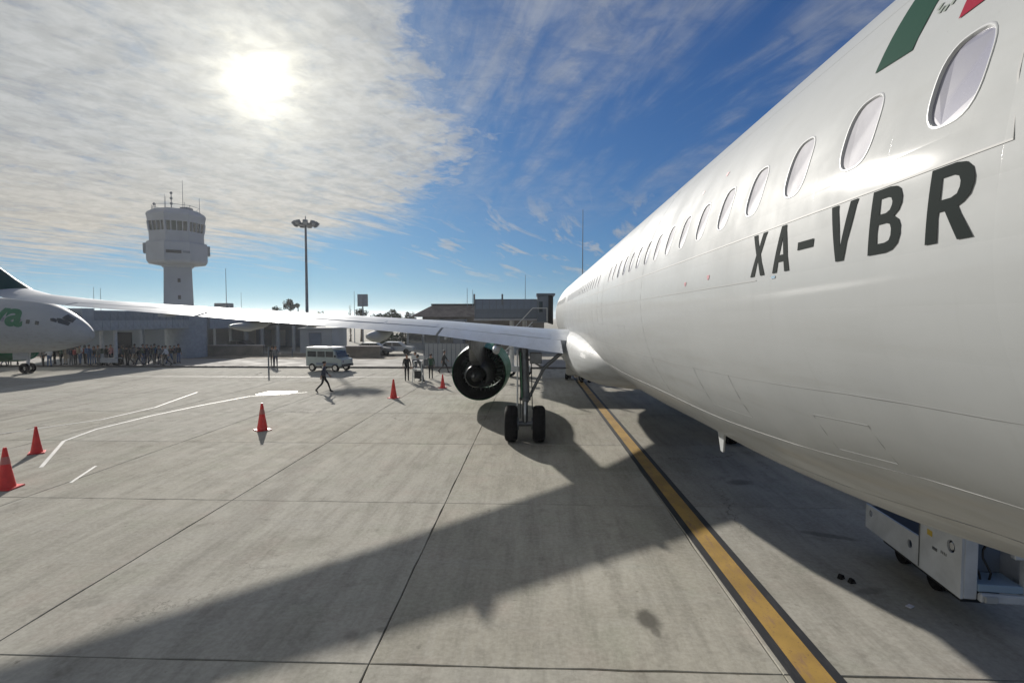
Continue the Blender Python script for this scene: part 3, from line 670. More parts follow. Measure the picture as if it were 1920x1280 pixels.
def main_gear(side):
    gx, gy = CX+side*3.60, 17.85
    leg = G().tube((gx,gy,1.45),(gx+side*.06,gy+.15,3.12),.155,.165,20).tube((gx,gy,.62),(gx,gy,1.5),.095,None,18).tube((gx,gy,1.40),(gx,gy,1.48),.19,None,18).mk('landing_gear', M['steel'], jet, True)
    for q in (-.46, .46): wheel(leg, gx+q, gy, .605, .42)
    G().tube((gx-.40,gy,.605),(gx+.40,gy,.605),.085).mk('axle', M['steel'], leg, True)
    for q in (-.3, .3): G().tube((gx+q-.09,gy,.605),(gx+q+.09,gy,.605),.21,None,20).mk('brake', M['steel'], leg, True)
    inn = -side
    G().tube((gx+.02*inn,gy+.05,1.25),(gx+inn*.62,gy+.1,2.45),.055).tube((gx+inn*.62,gy+.1,2.45),(gx+inn*1.25,gy+.2,3.0),.065).mk('side_brace', M['steel'], leg, True)
    G().tube((gx+inn*.62,gy+.1,2.45),(gx+inn*.1,gy+.1,2.75),.03).mk('lock_stay', M['steel'], leg, True)
    G().tube((gx,gy-.16,1.35),(gx,gy-.40,1.0),.035).tube((gx,gy-.40,1.0),(gx,gy-.12,.70),.035).mk('torque_link', M['gearw'], leg, True)
    G().tube((gx+side*.10,gy-.20,1.5),(gx+side*.16,gy-.12,3.0),.03).mk('hydraulic_strut', mat('primer green', (.05,.14,.08), .5), leg, True)
    G().tube((gx+inn*.24,gy-.1,1.1),(gx+inn*.2,gy-.05,2.9),.018).tube((gx-inn*.16,gy-.17,.8),(gx-inn*.13,gy-.14,2.9),.014).mk('brake_line', M['black'], leg, True)
    G().loft([[(gx+side*.24,gy-.30,z_),(gx+side*.275,gy-.30,z_),(gx+side*.275,gy+.42,z_),(gx+side*.24,gy+.42,z_)] for z_ in (1.25,2.2,3.05)]).mk('gear_door', M['gearw'], leg)
    G().box((gx+inn*.35-.2,gy-.2,2.62),(gx+inn*.35+.2,gy+.25,2.98)).mk('door_actuator', M['steel'], leg, bev=.02)
wing(-1); wing(1); engine(-1); engine(1); main_gear(-1); main_gear(1)
# nose gear
ng = G().tube((CX,34.4,.4),(CX,34.7,2.4),.09,.11,16).mk('nose_gear', M['gearw'], jet, True)
for q in (-.25,.25): wheel(ng, CX+q, 34.4, .38, .22)
# tail surfaces (behind the camera)
G().loft([[(CX-t_,y1_,z_),(CX,y0_,z_),(CX+t_,y1_,z_),(CX,y2_,z_)] for (z_,y0_,y1_,y2_,t_) in ((5.9,-8.4,-4.6,-.6,.28),(8.8,-9.4,-6.9,-4.5,.2),(12.1,-10.6,-9.2,-8.2,.12))]).mk('tail_fin', M['green'], jet, True, sh=60)
for sd in (-1, 1):
    G().loft([[(CX+sd*x_,y0_,z_),(CX+sd*x_,y1_,z_+t_),(CX+sd*x_,y2_,z_),(CX+sd*x_,y1_,z_-t_)] for (x_,z_,y0_,y1_,y2_,t_) in ((.5,5.35,-8.3,-6.0,-4.3,.2),(6.2,5.95,-9.3,-8.6,-7.9,.08))]).mk('tailplane', M['white'], jet, True, sh=60)
# ---------------------------------------------------------------- where a photographed point lies in the world
_y, _p, _f = R(2.27), R(2.55), 1010
_F = Vector((-math.sin(_y)*math.cos(_p), math.cos(_y)*math.cos(_p), -math.sin(_p))); _Rt = Vector((math.cos(_y), math.sin(_y), 0)); _U = _Rt.cross(_F)
def at(px, py, Y):
    v = _F*_f+_Rt*(px-960)+_U*(640-py); v = v*(Y/v.y); return Vector((v.x, v.y, v.z+4.14))
def onground(px, py):
    v = _F*_f+_Rt*(px-960)+_U*(640-py); v = v*(-4.14/v.z); return Vector((v.x, v.y, 0))

hz = G().box((-2600,-2600,-1.0),(2600,2600,28.5)).mk('haze', bpy.data.materials.new('haze air'), None, kind='stuff')
hm_ = hz.data.materials[0]; hm_.use_nodes = True; ht = hm_.node_tree; ht.nodes.clear()
pv = ht.nodes.new('ShaderNodeVolumePrincipled'); pv.inputs['Color'].default_value = (.93,.96,1,1); pv.inputs['Density'].default_value = HAZE; pv.inputs['Anisotropy'].default_value = .5
ho = ht.nodes.new('ShaderNodeOutputMaterial'); ht.links.new(pv.outputs[0], ho.inputs['Volume'])

# ---------------------------------------------------------------- the parked jet on the left
NX, AY, DZ = -32.6, 38.6, -.81
def S2(d, th, off=0.0):
    a, top, bot, zc = sec(39.6-d); t = R(th); c, s_ = math.cos(t), math.sin(t); b = (top-zc) if c >= 0 else (zc-bot)
    n_ = Vector((0, -s_/a, c/b)).normalized()
    return Vector((NX-d, AY-a*s_, zc+DZ+b*c))+n_*off
pj = empty('parked_jet', (NX-15, AY, 0), 'second white airliner with green lettering, only its nose in view with people beneath', 'airliner')
ds = [.0,.08,.2,.4,.7,1.1,1.6,2.2,2.9,3.7,4.6,5.6,6.8,8,10,12,15,18,21,24,27,29.5]
rg = [[S2(d, 360*k/48) for k in range(48)] for d in ds]
for (d, a, top, bot) in ((31.5,1.6,5.62,2.2),(33.5,1.15,5.58,3.1),(35.5,.65,5.5,4.0),(37,.2,5.3,4.8)):
    zc = (top+bot)/2; rg.append([Vector((NX-d, AY-a*math.sin(2*PI*k/48), zc+(top-bot)/2*math.cos(2*PI*k/48))) for k in range(48)])
G().loft(rg).mk('fuselage', M['white'], pj, True)
def patch2(name, poly, m, off=.012, parent=pj, step=3.0):
    bm = bmesh.new(); bm.faces.new([bm.verts.new((p[0], p[1], 0)) for p in poly])
    for q in np.arange(0, 120, step): bmesh.ops.bisect_plane(bm, geom=bm.verts[:]+bm.edges[:]+bm.faces[:], plane_co=(0, q, 0), plane_no=(0, 1, 0))
    for q in np.arange(.2, 12, .35): bmesh.ops.bisect_plane(bm, geom=bm.verts[:]+bm.edges[:]+bm.faces[:], plane_co=(q, 0, 0), plane_no=(1, 0, 0))
    bm.verts.index_update(); vs = [S2(v_.co.x, v_.co.y, off) for v_ in bm.verts]; fs = [tuple(v_.index for v_ in f.verts) for f in bm.faces]; bm.free()
    return G().add(vs, fs).mk(name, m, parent)
for poly in ([(.98,14),(.92,44),(1.25,48),(1.55,44),(1.5,16)], [(1.0,48),(1.05,64),(1.62,64),(1.80,50),(1.60,46)], [(1.72,54),(1.70,64),(2.05,64),(2.12,57),(1.95,53)],
             [(1.45,-12),(1.25,-38),(1.62,-42),(2.05,-38),(2.0,-14)]):
    patch2('cockpit_window', poly, M['darkglass'], .01, step=2.5) if poly[0][1] > 0 else None
for k in range(22):
    d = 2.78+k*.56
    patch2('window', [(d-.11,71),(d+.11,71),(d+.12,73),(d+.12,78),(d+.11,80),(d-.11,80),(d-.12,78),(d-.12,73)], M['glassw'] if k > 1 else M['darkglass'], .01)
# green word on the side, the end of it in view
def word2(txt, d_end, size, th_mid, m, off=.016, bold=.03):
    cu = bpy.data.curves.new('txt', 'FONT'); cu.body = txt; cu.size = size; cu.offset = bold; cu.align_x = 'RIGHT'
    to = bpy.data.objects.new('txt', cu); COL.objects.link(to); dg = bpy.context.evaluated_depsgraph_get(); me = bpy.data.meshes.new_from_object(to.evaluated_get(dg))
    bm = bmesh.new(); bm.from_mesh(me)
    for q in np.arange(0, size, .12): bmesh.ops.bisect_plane(bm, geom=bm.verts[:]+bm.edges[:]+bm.faces[:], plane_co=(0, q, 0), plane_no=(0, 1, 0))
    bm.verts.index_update()
    vs = [S2(d_end-v_.co.x, th_mid-(v_.co.y-size*.27)/2.02*180/PI, off) for v_ in bm.verts]; fs = [tuple(v_.index for v_ in f.verts) for f in bm.faces]; bm.free()
    COL.objects.unlink(to); bpy.data.objects.remove(to); bpy.data.meshes.remove(me)
    return G().add(vs, fs).mk('green_lettering', m, pj)
word2('viva', 3.72, 2.6, 66, M['green'], bold=.09)
g_ = G().tube((NX-5.1,AY,.4),(NX-4.9,AY,1.9),.10,.12,14).mk('nose_gear', M['gearw'], pj, True)
for q in (-.25,.25):
    G().lathe([(-.11,.2),(-.11,.34),(-.06,.38),(.06,.38),(.11,.34),(.11,.2)], (NX-5.1, AY+q, .38), 'Y', 24).mk('wheel', M['rubber'], g_, True)
G().loft([[(NX-5.9,AY-.32,z_),(NX-4.7,AY-.32,z_),(NX-4.7,AY-.29,z_),(NX-5.9,AY-.29,z_)] for z_ in (1.0,1.62)]).mk('gear_door', M['white'], pj)
for sd in (-1, 1):
    G().loft([[(NX-12-q*.9,AY+sd*(1.8+q*1.6),2.6+q*.16),(NX-14-q*.75,AY+sd*(1.8+q*1.6),3.0-q*.02+q*.16),(NX-19+q*.35*-1,AY+sd*(1.8+q*1.6),2.6+q*.16),(NX-15-q*.7,AY+sd*(1.8+q*1.6),2.4+q*.2)] for q in (0,3,6,9)]).mk('wing', M['wing'], pj)
    G().lathe([(-1.9,.9),(-1.9,1.15),(-.6,1.28),(1.2,1.2),(1.8,1.05),(1.7,.92),(0,.9),(-1.9,.9)], (NX-12.3, AY+sd*5.75, 1.6), 'X', 32).mk('engine', M['green'], pj, True)
G().loft([[(NX-30,AY,5.5),(NX-33,AY-.25,5.5),(NX-36.6,AY,5.4),(NX-33,AY+.25,5.5)],[(NX-36.5,AY,11.4),(NX-37,AY-.1,11.4),(NX-38.4,AY,11.4),(NX-37,AY+.1,11.4)]]).mk('tail_fin', M['green'], pj)

# ---------------------------------------------------------------- terminal, tower and other buildings
def slats(n_): return range(n_)
def building(name, x0, x1, y0, y1, h, wallm, label, roofm=None, over=.4, rt=.35, wins=(), base=None):
    b = empty(name, ((x0+x1)/2, y0, 0), label, 'building')
    g_ = G(); g_.box((x0,y0,0),(x1,y1,h-rt-.003)).mk('wall', wallm, b)
    G().box((x0-over,y0-over,h-rt),(x1+over,y1+over,h)).mk('roof', roofm or wallm, b, bev=.04)
    for (a, c, z0, z1, m) in wins:
        f = G().box((a-.08,y0-.07,z0-.08),(c+.08,y0+.05,z0)).box((a-.08,y0-.07,z1),(c+.08,y0+.05,z1+.08)).box((a-.08,y0-.07,z0),(a,y0+.05,z1)).box((c,y0-.07,z0),(c+.08,y0+.05,z1)).mk('window', M['bldg2'], b)
        G().box((a,y0-.02,z0),(c,y0+.03,z1)).mk('pane', m, f)
    return b
# long terminal behind the queue
TY = 66
def X(px, Y=TY): return at(px, 600, Y).x
t1 = building('terminal_building', -92, X(312), TY, 84, 4.75, mat('terminal wall blue grey', (.36,.385,.39), .8, var=.1, vs=.3), 'long low terminal with dark window bands behind the queue of passengers', M['bldg'],
  wins=[(a, a+3.0, 2.75, 3.25, M['darkglass']) for a in np.arange(-90, X(312)-3.4, 3.5)])
for a in np.arange(-90, X(312)-2, 5.2): G().box((a,TY-1.6,0),(a+.35,TY-1.25,3.4)).mk('column', M['bldg'], t1)
G().box((-92,TY-2.0,3.42),(X(312),TY-.1,3.62)).mk('canopy', M['bldg2'], t1)
for a in np.arange(-88, X(312)-4, 7): G().box((a,TY-.05,0),(a+2.4,TY-.01,2.3)).mk('door', M['dark'], t1)
# block at the tower foot
t2 = building('tower_annex', X(314,64), X(374,64), 64, 74, 5.0, M['bldg'], 'pale square annex at the foot of the control tower', over=.15, rt=.3,
  wins=[(X(330,64), X(352,64), .5, 2.1, M['blueg']), (X(357,64), X(371,64), 1.6, 2.6, M['darkglass'])])
# open shelter with pinkish roof
sh_x0, sh_x1 = X(374), X(562)
s_ = empty('open_shelter', ((sh_x0+sh_x1)/2, TY, 0), 'open shelter with pinkish flat roof and dark space beneath, right of the tower', 'shelter')
G().box((sh_x0-.2,TY-1,3.6),(sh_x1,TY+12,4.5)).mk('roof', M['pink'], s_, bev=.05)
G().box((sh_x0,TY-.9,3.15),(sh_x1-.2,TY-.6,3.55)).mk('beam', M['dark'], s_)
G().box((sh_x0,TY+8,0),(sh_x1,TY+8.3,3.6)).mk('back_wall', M['bldg2'], s_)
for a in np.linspace(sh_x0+.3, sh_x1-.6, 7): G().box((a,TY-.9,0),(a+.3,TY-.6,3.15)).mk('column', M['bldg'], s_)
for k, a in enumerate(np.linspace(sh_x0+1, sh_x1-3.5, 5)):
    G().box((a,TY+7.9,.2),(a+2.2,TY+7.97,2.4)).mk('door', M['blueg'] if k % 2 else M['bldg'], s_)
# booths and glazed office under the wing
b3 = building('service_booth', X(562,62), X(622,62), 62, 67, 2.95, M['bldg'], 'small pale booth with one dark window behind the white van', over=.2, rt=.2, wins=[(X(580,62), X(601,62), 1.0, 2.3, M['blueg'])])
b4 = building('glazed_office', X(762,68), X(868,68), 68, 78, 3.9, M['bldg2'], 'low grey office with dark glazing beneath the middle of the wing', over=.3, rt=.3,
  wins=[(a, a+1.7, .9, 2.9, M['darkglass']) for a in np.arange(X(766,68), X(868,68)-1.8, 2.0)])
# tiled roof building left of the jet bridge
x0, x1 = X(775,70), X(905,70)
b5 = empty('tiled_roof_building', ((x0+x1)/2, 70, 0), 'brown hipped roof building between the trees and the jet bridge', 'building')
G().box((x0+1.2,70,0),(x1+8,82,4.2)).mk('wall', M['brown'], b5)
G().add([(x0-.4,69.4,4.2),(x1+8.6,69.4,4.2),(x1+8.6,82.6,4.2),(x0-.4,82.6,4.2),(x0+2.0,72.5,5.75),(x1+7,72.5,5.75),(x1+7,79,5.75),(x0+2.0,79,5.75)], [(3,2,1,0),(4,5,6,7),(0,1,5,4),(1,2,6,5),(2,3,7,6),(3,0,4,7)]).mk('roof', M['tile'], b5)
G().box((x0+1.9,72.4,5.752),(x1+7.1,79.1,5.98)).mk('ridge_cap', M['dark'], b5)
for k in range(4): G().box((x0+3+k*3.4,69.93,1.0),(x0+5+k*3.4,69.98,2.8)).mk('window', M['darkglass'], b5)
# brown boundary walls and dark hedge blocks in front
for (p0, p1, Y, h, lab) in ((338, 492, 57.5, 1.05, 'low dry brown wall in front of the open shelter'), (648, 712, 56, 1.05, 'short low brown wall right of the white van')):
    a, c = X(p0, Y), X(p1, Y); wll = empty('boundary_wall', ((a+c)/2, Y, 0), lab, 'wall')
    G().box((a,Y,0),(c,Y+.35,h)).mk('wall', M['brown'], wll, bev=.03); G().box((a-.05,Y-.05,h+.002),(c+.05,Y+.4,h+.10)).mk('coping', M['pink'], wll)
for (p0, p1, Y, h) in ((795, 880, 44.3, 1.95),):
    a, c = X(p0, Y), X(p1, Y); wll = empty('site_fence', ((a+c)/2, Y, 0), 'pale panel fence behind the standing group, left of the engine', 'fence')
    n_ = 10
    for k in range(n_): G().box((a+(c-a)*k/n_+.03,Y,.05),(a+(c-a)*(k+1)/n_-.03,Y+.06,h)).mk('panel', M['bldg'], wll)
    for k in range(n_+1): G().box((a+(c-a)*k/n_-.028,Y-.02,0),(a+(c-a)*k/n_+.028,Y+.09,h+.1)).mk('post', M['mast'], wll)
a, c = X(955,62), X(1110,62)
wll = empty('apron_wall', ((a+c)/2, 62, 0), 'grey block wall seen through the landing gear', 'wall')
G().box((a,62,0),(c,62.3,2.0)).mk('wall', M['bldg'], wll); G().box((a-.05,61.95,2.003),(c+.05,62.35,2.15)).mk('coping', M['bldg2'], wll)

# second boarding bridge, to the parked jet: its shade covers the queue
j2 = empty('jet_bridge', (-36.2, 46, 0), 'grey boarding bridge behind the nose of the parked jet, above the queue', 'jet bridge')
B2 = mat('pale bridge panels', (.33,.36,.38), .6, var=.1); B3 = mat('pale bridge window band', (.20,.23,.25), .4, var=.1)
t_ = G().box((-37.5,41.3,3.05),(-34.95,53.5,4.72)).mk('tunnel', B2, j2, bev=.03)
for k in range(14): G().box((-34.948,41.5+k*.85,3.15),(-34.915,41.5+k*.85+.80,3.85)).mk('side_panel', B2, t_)
for k in range(14): G().box((-34.948,41.5+k*.85,3.90),(-34.915,41.5+k*.85+.80,4.62)).mk('side_panel', B3, t_)
G().box((-37.8,40.2,2.95),(-34.7,41.297,4.85)).mk('cab', B2, j2, bev=.03)
G().tube((-36.2,54.8,0),(-36.2,54.8,4.9),1.9,1.9,24).mk('rotunda', B2, j2, True)
G().box((-38.0,56.4,2.9),(-34.6,65.9,4.6)).mk('fixed_tunnel', B2, j2)
c_ = G().tube((-36.8,44.5,.5),(-36.8,44.5,3.05),.15,None,10).tube((-35.6,44.5,.5),(-35.6,44.5,3.05),.15,None,10).box((-37.1,44.2,.3),(-35.3,44.8,.7)).mk('support_column', M['gearw'], j2)
for q in (-36.9,-35.5): G().lathe([(-.15,.2),(-.15,.36),(.15,.36),(.15,.2)], (q, 44.5, .37), 'Y', 18).mk('wheel', M['rubber'], c_)

# control tower
tx, ty = at(333.5, 500, 96).x, 96.0
tw = empty('control_tower', (tx, ty, 0), 'grey airport control tower with windowed cab and roof aerials', 'control tower')
def octp(r, a0=PI/8+math.atan2(63.8, 95)): return polar(r*.93, 8, (tx, ty), a0)
def oct_box(name, segs, m, par=tw):
    rings = [[(p[0],p[1],z_) for p in octp(r)] for (z_, r) in segs]
    return G().loft(rings).mk(name, m, par)
TR = Matrix.Translation((tx,ty,0)) @ Matrix.Rotation(math.atan2(-tx, ty), 4, 'Z')
G().loft([[TR @ Vector(q) for q in ((-s0,-s0,z_),(s0,-s0,z_),(s0,s0,z_),(-s0,s0,z_))] for z_, s0 in ((0,2.55),(6,2.32),(13.1,2.15),(13.5,2.6))]).mk('shaft', M['tower'], tw)
for z_ in (7.4, 10.4): G().box((-.1,-2.32,z_),(.35,-2.22,z_+.7),1,TR).mk('window', M['dark'], tw)
lower = oct_box('lower_cab', [(13.5,3.2),(13.85,5.2),(14.2,5.45),(17.2,5.45),(17.5,5.25),(17.52,5.0)], M['tower'])
G().box((-1.7,-4.80,15.35),(.6,-4.62,15.85),1,TR).mk('window', M['dark'], lower); G().box((.8,-4.80,15.4),(1.9,-4.62,15.8),1,TR).mk('window', M['bldg2'], lower)
for sd in (-1, 1):
    G().box((sd*4.85-.3,-1.2,15.5),(sd*4.85+.3,.8,17.2),1,TR).mk('balcony', M['bldg2'], lower, bev=.05)
oct_box('upper_cab', [(17.53,4.9),(19.35,4.9)], M['tower'])
wband = oct_box('window_band', [(19.35,4.72),(21.0,4.95)], M['darkglass'])
for k in range(8):
    A = PI/8+math.atan2(63.8,95)+2*PI*k/8; p0 = (tx+4.80*.93*math.cos(A), ty+4.80*.93*math.sin(A)); p1 = (tx+5.02*.93*math.cos(A), ty+5.02*.93*math.sin(A))
    G().tube((p0[0],p0[1],19.35),(p1[0],p1[1],21.0),.22,None,6).mk('mullion', M['tower'], wband)
    B = A+2*PI/8
    for f_ in (.25, .5, .75):
        q0 = [(4.8*.93*((1-f_)*math.cos(A)+f_*math.cos(B))), (4.8*.93*((1-f_)*math.sin(A)+f_*math.sin(B)))]; sc_ = 5.02/4.8
        G().tube((tx+q0[0],ty+q0[1],19.35),(tx+q0[0]*sc_,ty+q0[1]*sc_,21.0),.09,None,5).mk('mullion', M['tower'], wband)
roof = oct_box('roof', [(21.0,5.1),(22.2,5.35),(22.6,5.1),(23.3,3.9),(23.35,3.8)], M['tower'])
for (dx, dy, h_, r_) in ((-.9,0,3.8,.10),(-3.4,-1,1.8,.06),(1.9,-1,5.6,.05),(-2.0,0,3.0,.05),(4.3,0,2.6,.05),(.9,1,2.2,.05),(-4.6,0,1.6,.05),(-1.6,-.8,3.3,.04)):
    z0 = 22.4; a_ = G().tube((tx+dx,ty+dy,z0),(tx+dx,ty+dy,z0+h_+.6),r_,r_*.6,6).mk('aerial', M['mast'], roof)
    if r_ >= .06:
        for q in (.45,.7,.95) if r_ > .09 else (.8,): G().ball((tx+dx,ty+dy,z0+.6+h_*q),.26,6).mk('beacon', M['mast'], a_) if False else G().ball((tx+dx,ty+dy,z0+.6+h_*q),.26,6).mk('aerial_drum', M['mast'], roof)
for k in range(8):
    A = 2*PI*k/8+PI/8; B = A+2*PI/8
    G().tube((tx+3.7*math.cos(A),ty+3.7*math.sin(A),24.0),(tx+3.7*math.cos(B),ty+3.7*math.sin(B),24.0),.04,None,5).tube((tx+3.7*math.cos(A),ty+3.7*math.sin(A),23.3),(tx+3.7*math.cos(A),ty+3.7*math.sin(A),24.0),.04,None,5).mk('roof_railing', M['mast'], roof)
G().box((tx+1.2,ty-.8,23.35),(tx+2.6,ty+.8,23.9)).mk('roof_hatch', M['bldg2'], roof)

# floodlight mast
mp = at(576, 600, 64); mx, my = mp.x, 64
fm = empty('floodlight_mast', (mx, my, 0), 'tall floodlight mast with a ring of lamps, right of the control tower', 'light mast')
G().tube((mx,my,0),(mx,my,15.6),.21,.12,14).mk('pole', M['mast'], fm, True); G().tube((mx,my,0),(mx,my,.35),.42,.36,12).mk('base', M['mast'], fm)
G().tube((mx,my,15.1),(mx,my,15.3),1.0,1.0,20).mk('ring', M['mast'], fm)
for k in range(9):
    A = 2*PI*k/9+.2; c, s_ = math.cos(A), math.sin(A); p = Vector((mx+c*1.25, my+s_*1.25, 15.3))
    mtx = Matrix.Translation(p) @ Matrix.Rotation(A, 4, 'Z') @ Matrix.Rotation(R(38), 4, 'Y')
    l_ = G().box((-.18,-.28,-.22),(.22,.28,.28),1,mtx).mk('floodlight', M['mast'], fm, bev=.03)
    G().box((.222,-.22,-.16),(.235,.22,.22),1,mtx).mk('lamp_glass', M['bldg'], l_)
G().tube((mx,my,15.6),(mx,my,16.25),.05,None,6).mk('lightning_rod', M['mast'], fm)

# lamp panel on a post, thin masts
p = at(680, 563, 88)
ps = empty('panel_sign', (p.x, 88, 0), 'dark gridded panel on a post standing above the trees', 'sign')
G().tube((p.x,88,0),(p.x,88,p.z-.9),.11,None,8).mk('post', M['mast'], ps)
G().box((p.x-.85,87.9,p.z-1.0),(p.x+.85,88.1,p.z+1.0)).mk('frame', M['mast'], ps)
for i in range(2):
    for j in range(3): G().box((p.x-.78+i*.80,87.80,p.z-.93+j*.64),(p.x-.04+i*.80,87.90,p.z-.36+j*.64)).mk('panel', M['blueg'], ps, bev=.02)
for (px, ytop, Y, r_, lab) in ((1093, 393, 85, .09, 'tallest thin mast, rising against blue sky beside the white fuselage'), (985, 515, 75, .05, 'thin mast standing behind the jet bridge'),
    (423, 503, 90, .07, 'thin mast between the control tower and the floodlight mast'), (452, 548, 95, .05, 'short thin mast nearest the dark tank right of the tower'),
    (188, 540, 80, .05, 'thin mast left of the tower, nearer to it of the close pair'), (175, 538, 80, .05, 'thin mast left of the tower, outer one of the close pair'),
    (876, 540, 72, .05, 'thin mast above the brown tiled roof, left of the pair'), (886, 543, 72, .05, 'thin mast above the brown tiled roof, right of the pair'), (664, 546, 88, .06, 'slim pole just left of the gridded panel')):
    p = at(px, ytop, Y); o = G().tube((p.x,Y,0),(p.x,Y,p.z),r_*1.3,r_*.5,8).mk('thin_mast', mat('mast blue grey', (.12,.17,.22), .6), None, True); tag(o, lab, 'mast')
p = at(420, 573, 90); o = empty('water_tank', (p.x, 90, 0), 'dark flat tank on a post behind the wing, right of the tower', 'tank')
G().box((p.x-1.15,89,p.z-.42),(p.x+1.15,91,p.z+.42)).mk('tank', M['mast'], o, bev=.08)
for q in (-.8,.8): G().tube((p.x+q,90,0),(p.x+q,90,p.z-.42),.1,None,6).mk('leg', M['mast'], o)

# ---------------------------------------------------------------- trees
def tree(name, px, pytop, Y, wpx, lab, seed, m='leaf', kind='round', group=None, below=None):
    rnd = random.Random(seed); p = at(px, pytop, Y); H = p.z; rw = wpx/2/_f*Y; x_, y_ = p.x, Y
    t = empty(name, (x_, y_, 0), lab, 'tree', group)
    g_ = G(); zb = max(.8, H-rw*2.0 if kind == 'round' else .8)
    g_.tube((x_,y_,0),(x_+.1,y_,zb),.16+.012*H,.11,8).tube((x_+.1,y_,zb),(x_,y_,H-rw*.5),.11,.04,7)
    for k in range(5):
        A = rnd.uniform(0, 2*PI); g_.tube((x_+.1,y_,zb-.2+.15*k),(x_+math.cos(A)*rw*.7,y_+math.sin(A)*rw*.7,zb+rw*rnd.uniform(.5,1.1)),.06,.02,5)
    g_.mk('trunk', M['wood'], t, True)
    g_ = G(); cz = H-rw if kind == 'round' else (zb+H)/2; rz = rw if kind == 'round' else (H-zb)/2+.2
    clumps = [(rnd.gauss(0,.42), rnd.gauss(0,.42), rnd.gauss(0,.42), rnd.uniform(.28,.5)) for _ in range(18)]
    for (cx, cy, cz_, cr) in clumps:
        l = math.sqrt(cx*cx+cy*cy+cz_*cz_); k_ = min(1, .72/max(l, .01)); cx, cy, cz_ = cx*k_, cy*k_, cz_*k_
        for _ in range(60):
            d_ = Vector((rnd.gauss(0,1),rnd.gauss(0,1),rnd.gauss(0,1))).normalized()*cr*rnd.uniform(.5,1)
            c = Vector((x_+(cx+d_.x)*rw, y_+(cy+d_.y)*rw, cz+(cz_+d_.z)*rz))
            if c.z < .1: continue
            a = Vector((rnd.gauss(0,1),rnd.gauss(0,1),rnd.gauss(0,1))).normalized()*rw*.10; b = a.cross(Vector((rnd.gauss(0,1),rnd.gauss(0,1),rnd.gauss(0,1)))).normalized()*rw*.07
            g_.add([c-a, c-b, c+a, c+b], [(0,1,2,3)])
    g_.mk('crown', M[m], t, fix=False)
tree('round_tree', 543, 559, 110, 26, 'round dark tree showing above the wing left of the floodlight mast', 1, 'leafd')
tree('low_tree', 520, 573, 110, 26, 'low dark tree touching the left side of the round tree', 2, 'leafd')
tree('low_tree', 558, 568, 118, 11, 'sparse small tree between the round tree and the floodlight mast', 3)
tree('cypress_tree', 656, 570, 92, 9, 'narrow upright tree left of the gridded panel', 4, 'leafd', 'tall')
tree('bushy_tree', 677, 575, 92, 24, 'bushy dark tree below the gridded panel', 5, 'leafd')
for k, (px, tp, Y, wd, lab) in enumerate(((706,583,100,28,'first low tree right of the gridded panel, nearest to it'),(735,580,104,40,'middle and widest low tree between gridded panel and tiled roof'),(766,583,100,30,'low tree touching the left end of the tiled roof'),
    (600,583,110,20,'low tree just right of the floodlight mast'),(208,581,100,44,'dark tree behind the terminal roof left of the tower'),(724,612,74,62,'large bush seen beneath the wing, left of the glazed office'),(760,618,73,34,'smaller bush beneath the wing touching the glazed office'),
    (480,584,112,28,'low tree midway between water tank and round tree'),(395,585,110,30,'low tree just right of the tower shaft'),(255,584,115,30,'low tree just left of the tower shaft'))):
    tree('garden_tree', px, tp, Y, wd, lab, 20+k, 'leaf' if k % 2 else 'leafd')

# ---------------------------------------------------------------- jet bridge at the forward door
jb = empty('jet_bridge', (-1.5, 37.5, 0), 'grey boarding bridge docked at the far end of the white jet', 'jet bridge')
tun = G().box((-4.0,36.5,4.05),(.25,39.0,5.38)).mk('tunnel', M['bridge'], jb, bev=.03)
G().box((-4.05,36.44,3.93),(.25,39.06,4.047)).mk('floor_beam', M['bridgel'], tun)
for k in range(9): G().box((-3.9+k*.47,36.465,4.12),(-3.9+k*.47+.43,36.497,4.68)).mk('side_panel', M['bridge'], tun)
for k in range(9): G().box((-3.9+k*.47,36.465,4.71),(-3.9+k*.47+.43,36.497,5.30)).mk('side_panel', M['bridgel'] if False else M['blueg'], tun)
for q in (-4.0, -2.1): G().box((q-.06,36.4,5.0),(q+.06,36.47,5.72)).mk('roof_post', M['mast'], tun)
cabn = G().box((.26,36.2,3.85),(1.0,39.2,5.62)).mk('cab', M['bridge'], jb, bev=.04)
G().box((.38,36.16,4.5),(.62,36.196,5.2)).mk('window', M['darkglass'], cabn)
for k in range(5): G().box((1.002+k*.07,36.3+k*.03,3.75-(.02*k)),(1.05+k*.07,39.1-k*.03,5.72-(.04*k))).mk('bellows_fold', M['black'], cabn)
G().box((.2,36.1,5.622),(1.45,39.3,5.75)).mk('canopy_roof', M['bridge'], cabn)
G().box((-3.95,39.01,3.95),(-1.7,62.0,5.1)).mk('fixed_tunnel', M['bridge'], jb)
col_ = G().tube((-.6,37.7,.5),(-.6,37.7,3.9),.16,None,12).tube((-1.5,37.7,.5),(-1.5,37.7,3.9),.16,None,12).box((-1.9,37.4,.35),(-.2,38.0,.75)).mk('support_column', M['gearw'], jb)
for q in (-1.6,-.5):
    G().lathe([(-.15,.2),(-.15,.38),(.15,.38),(.15,.2)], (q, 37.7, .39), 'Y', 20).mk('wheel', M['rubber'], col_)
st_ = G()
for k in range(14): st_.box((-2.9-k*.0,36.0-.001,0),( -2.9,36.0,0)) if False else None
stairs = G().box((-.05,35.25,3.80),(.9,36.1,3.86)).mk('service_stairs', M['mast'], jb)
for k in range(15): G().box((-.05-.235*(k+1),35.3,3.80-.25*(k+1)),(-.05-.235*k,36.0,3.84-.25*(k+1))).mk('stair_tread', M['bridgel'], stairs)
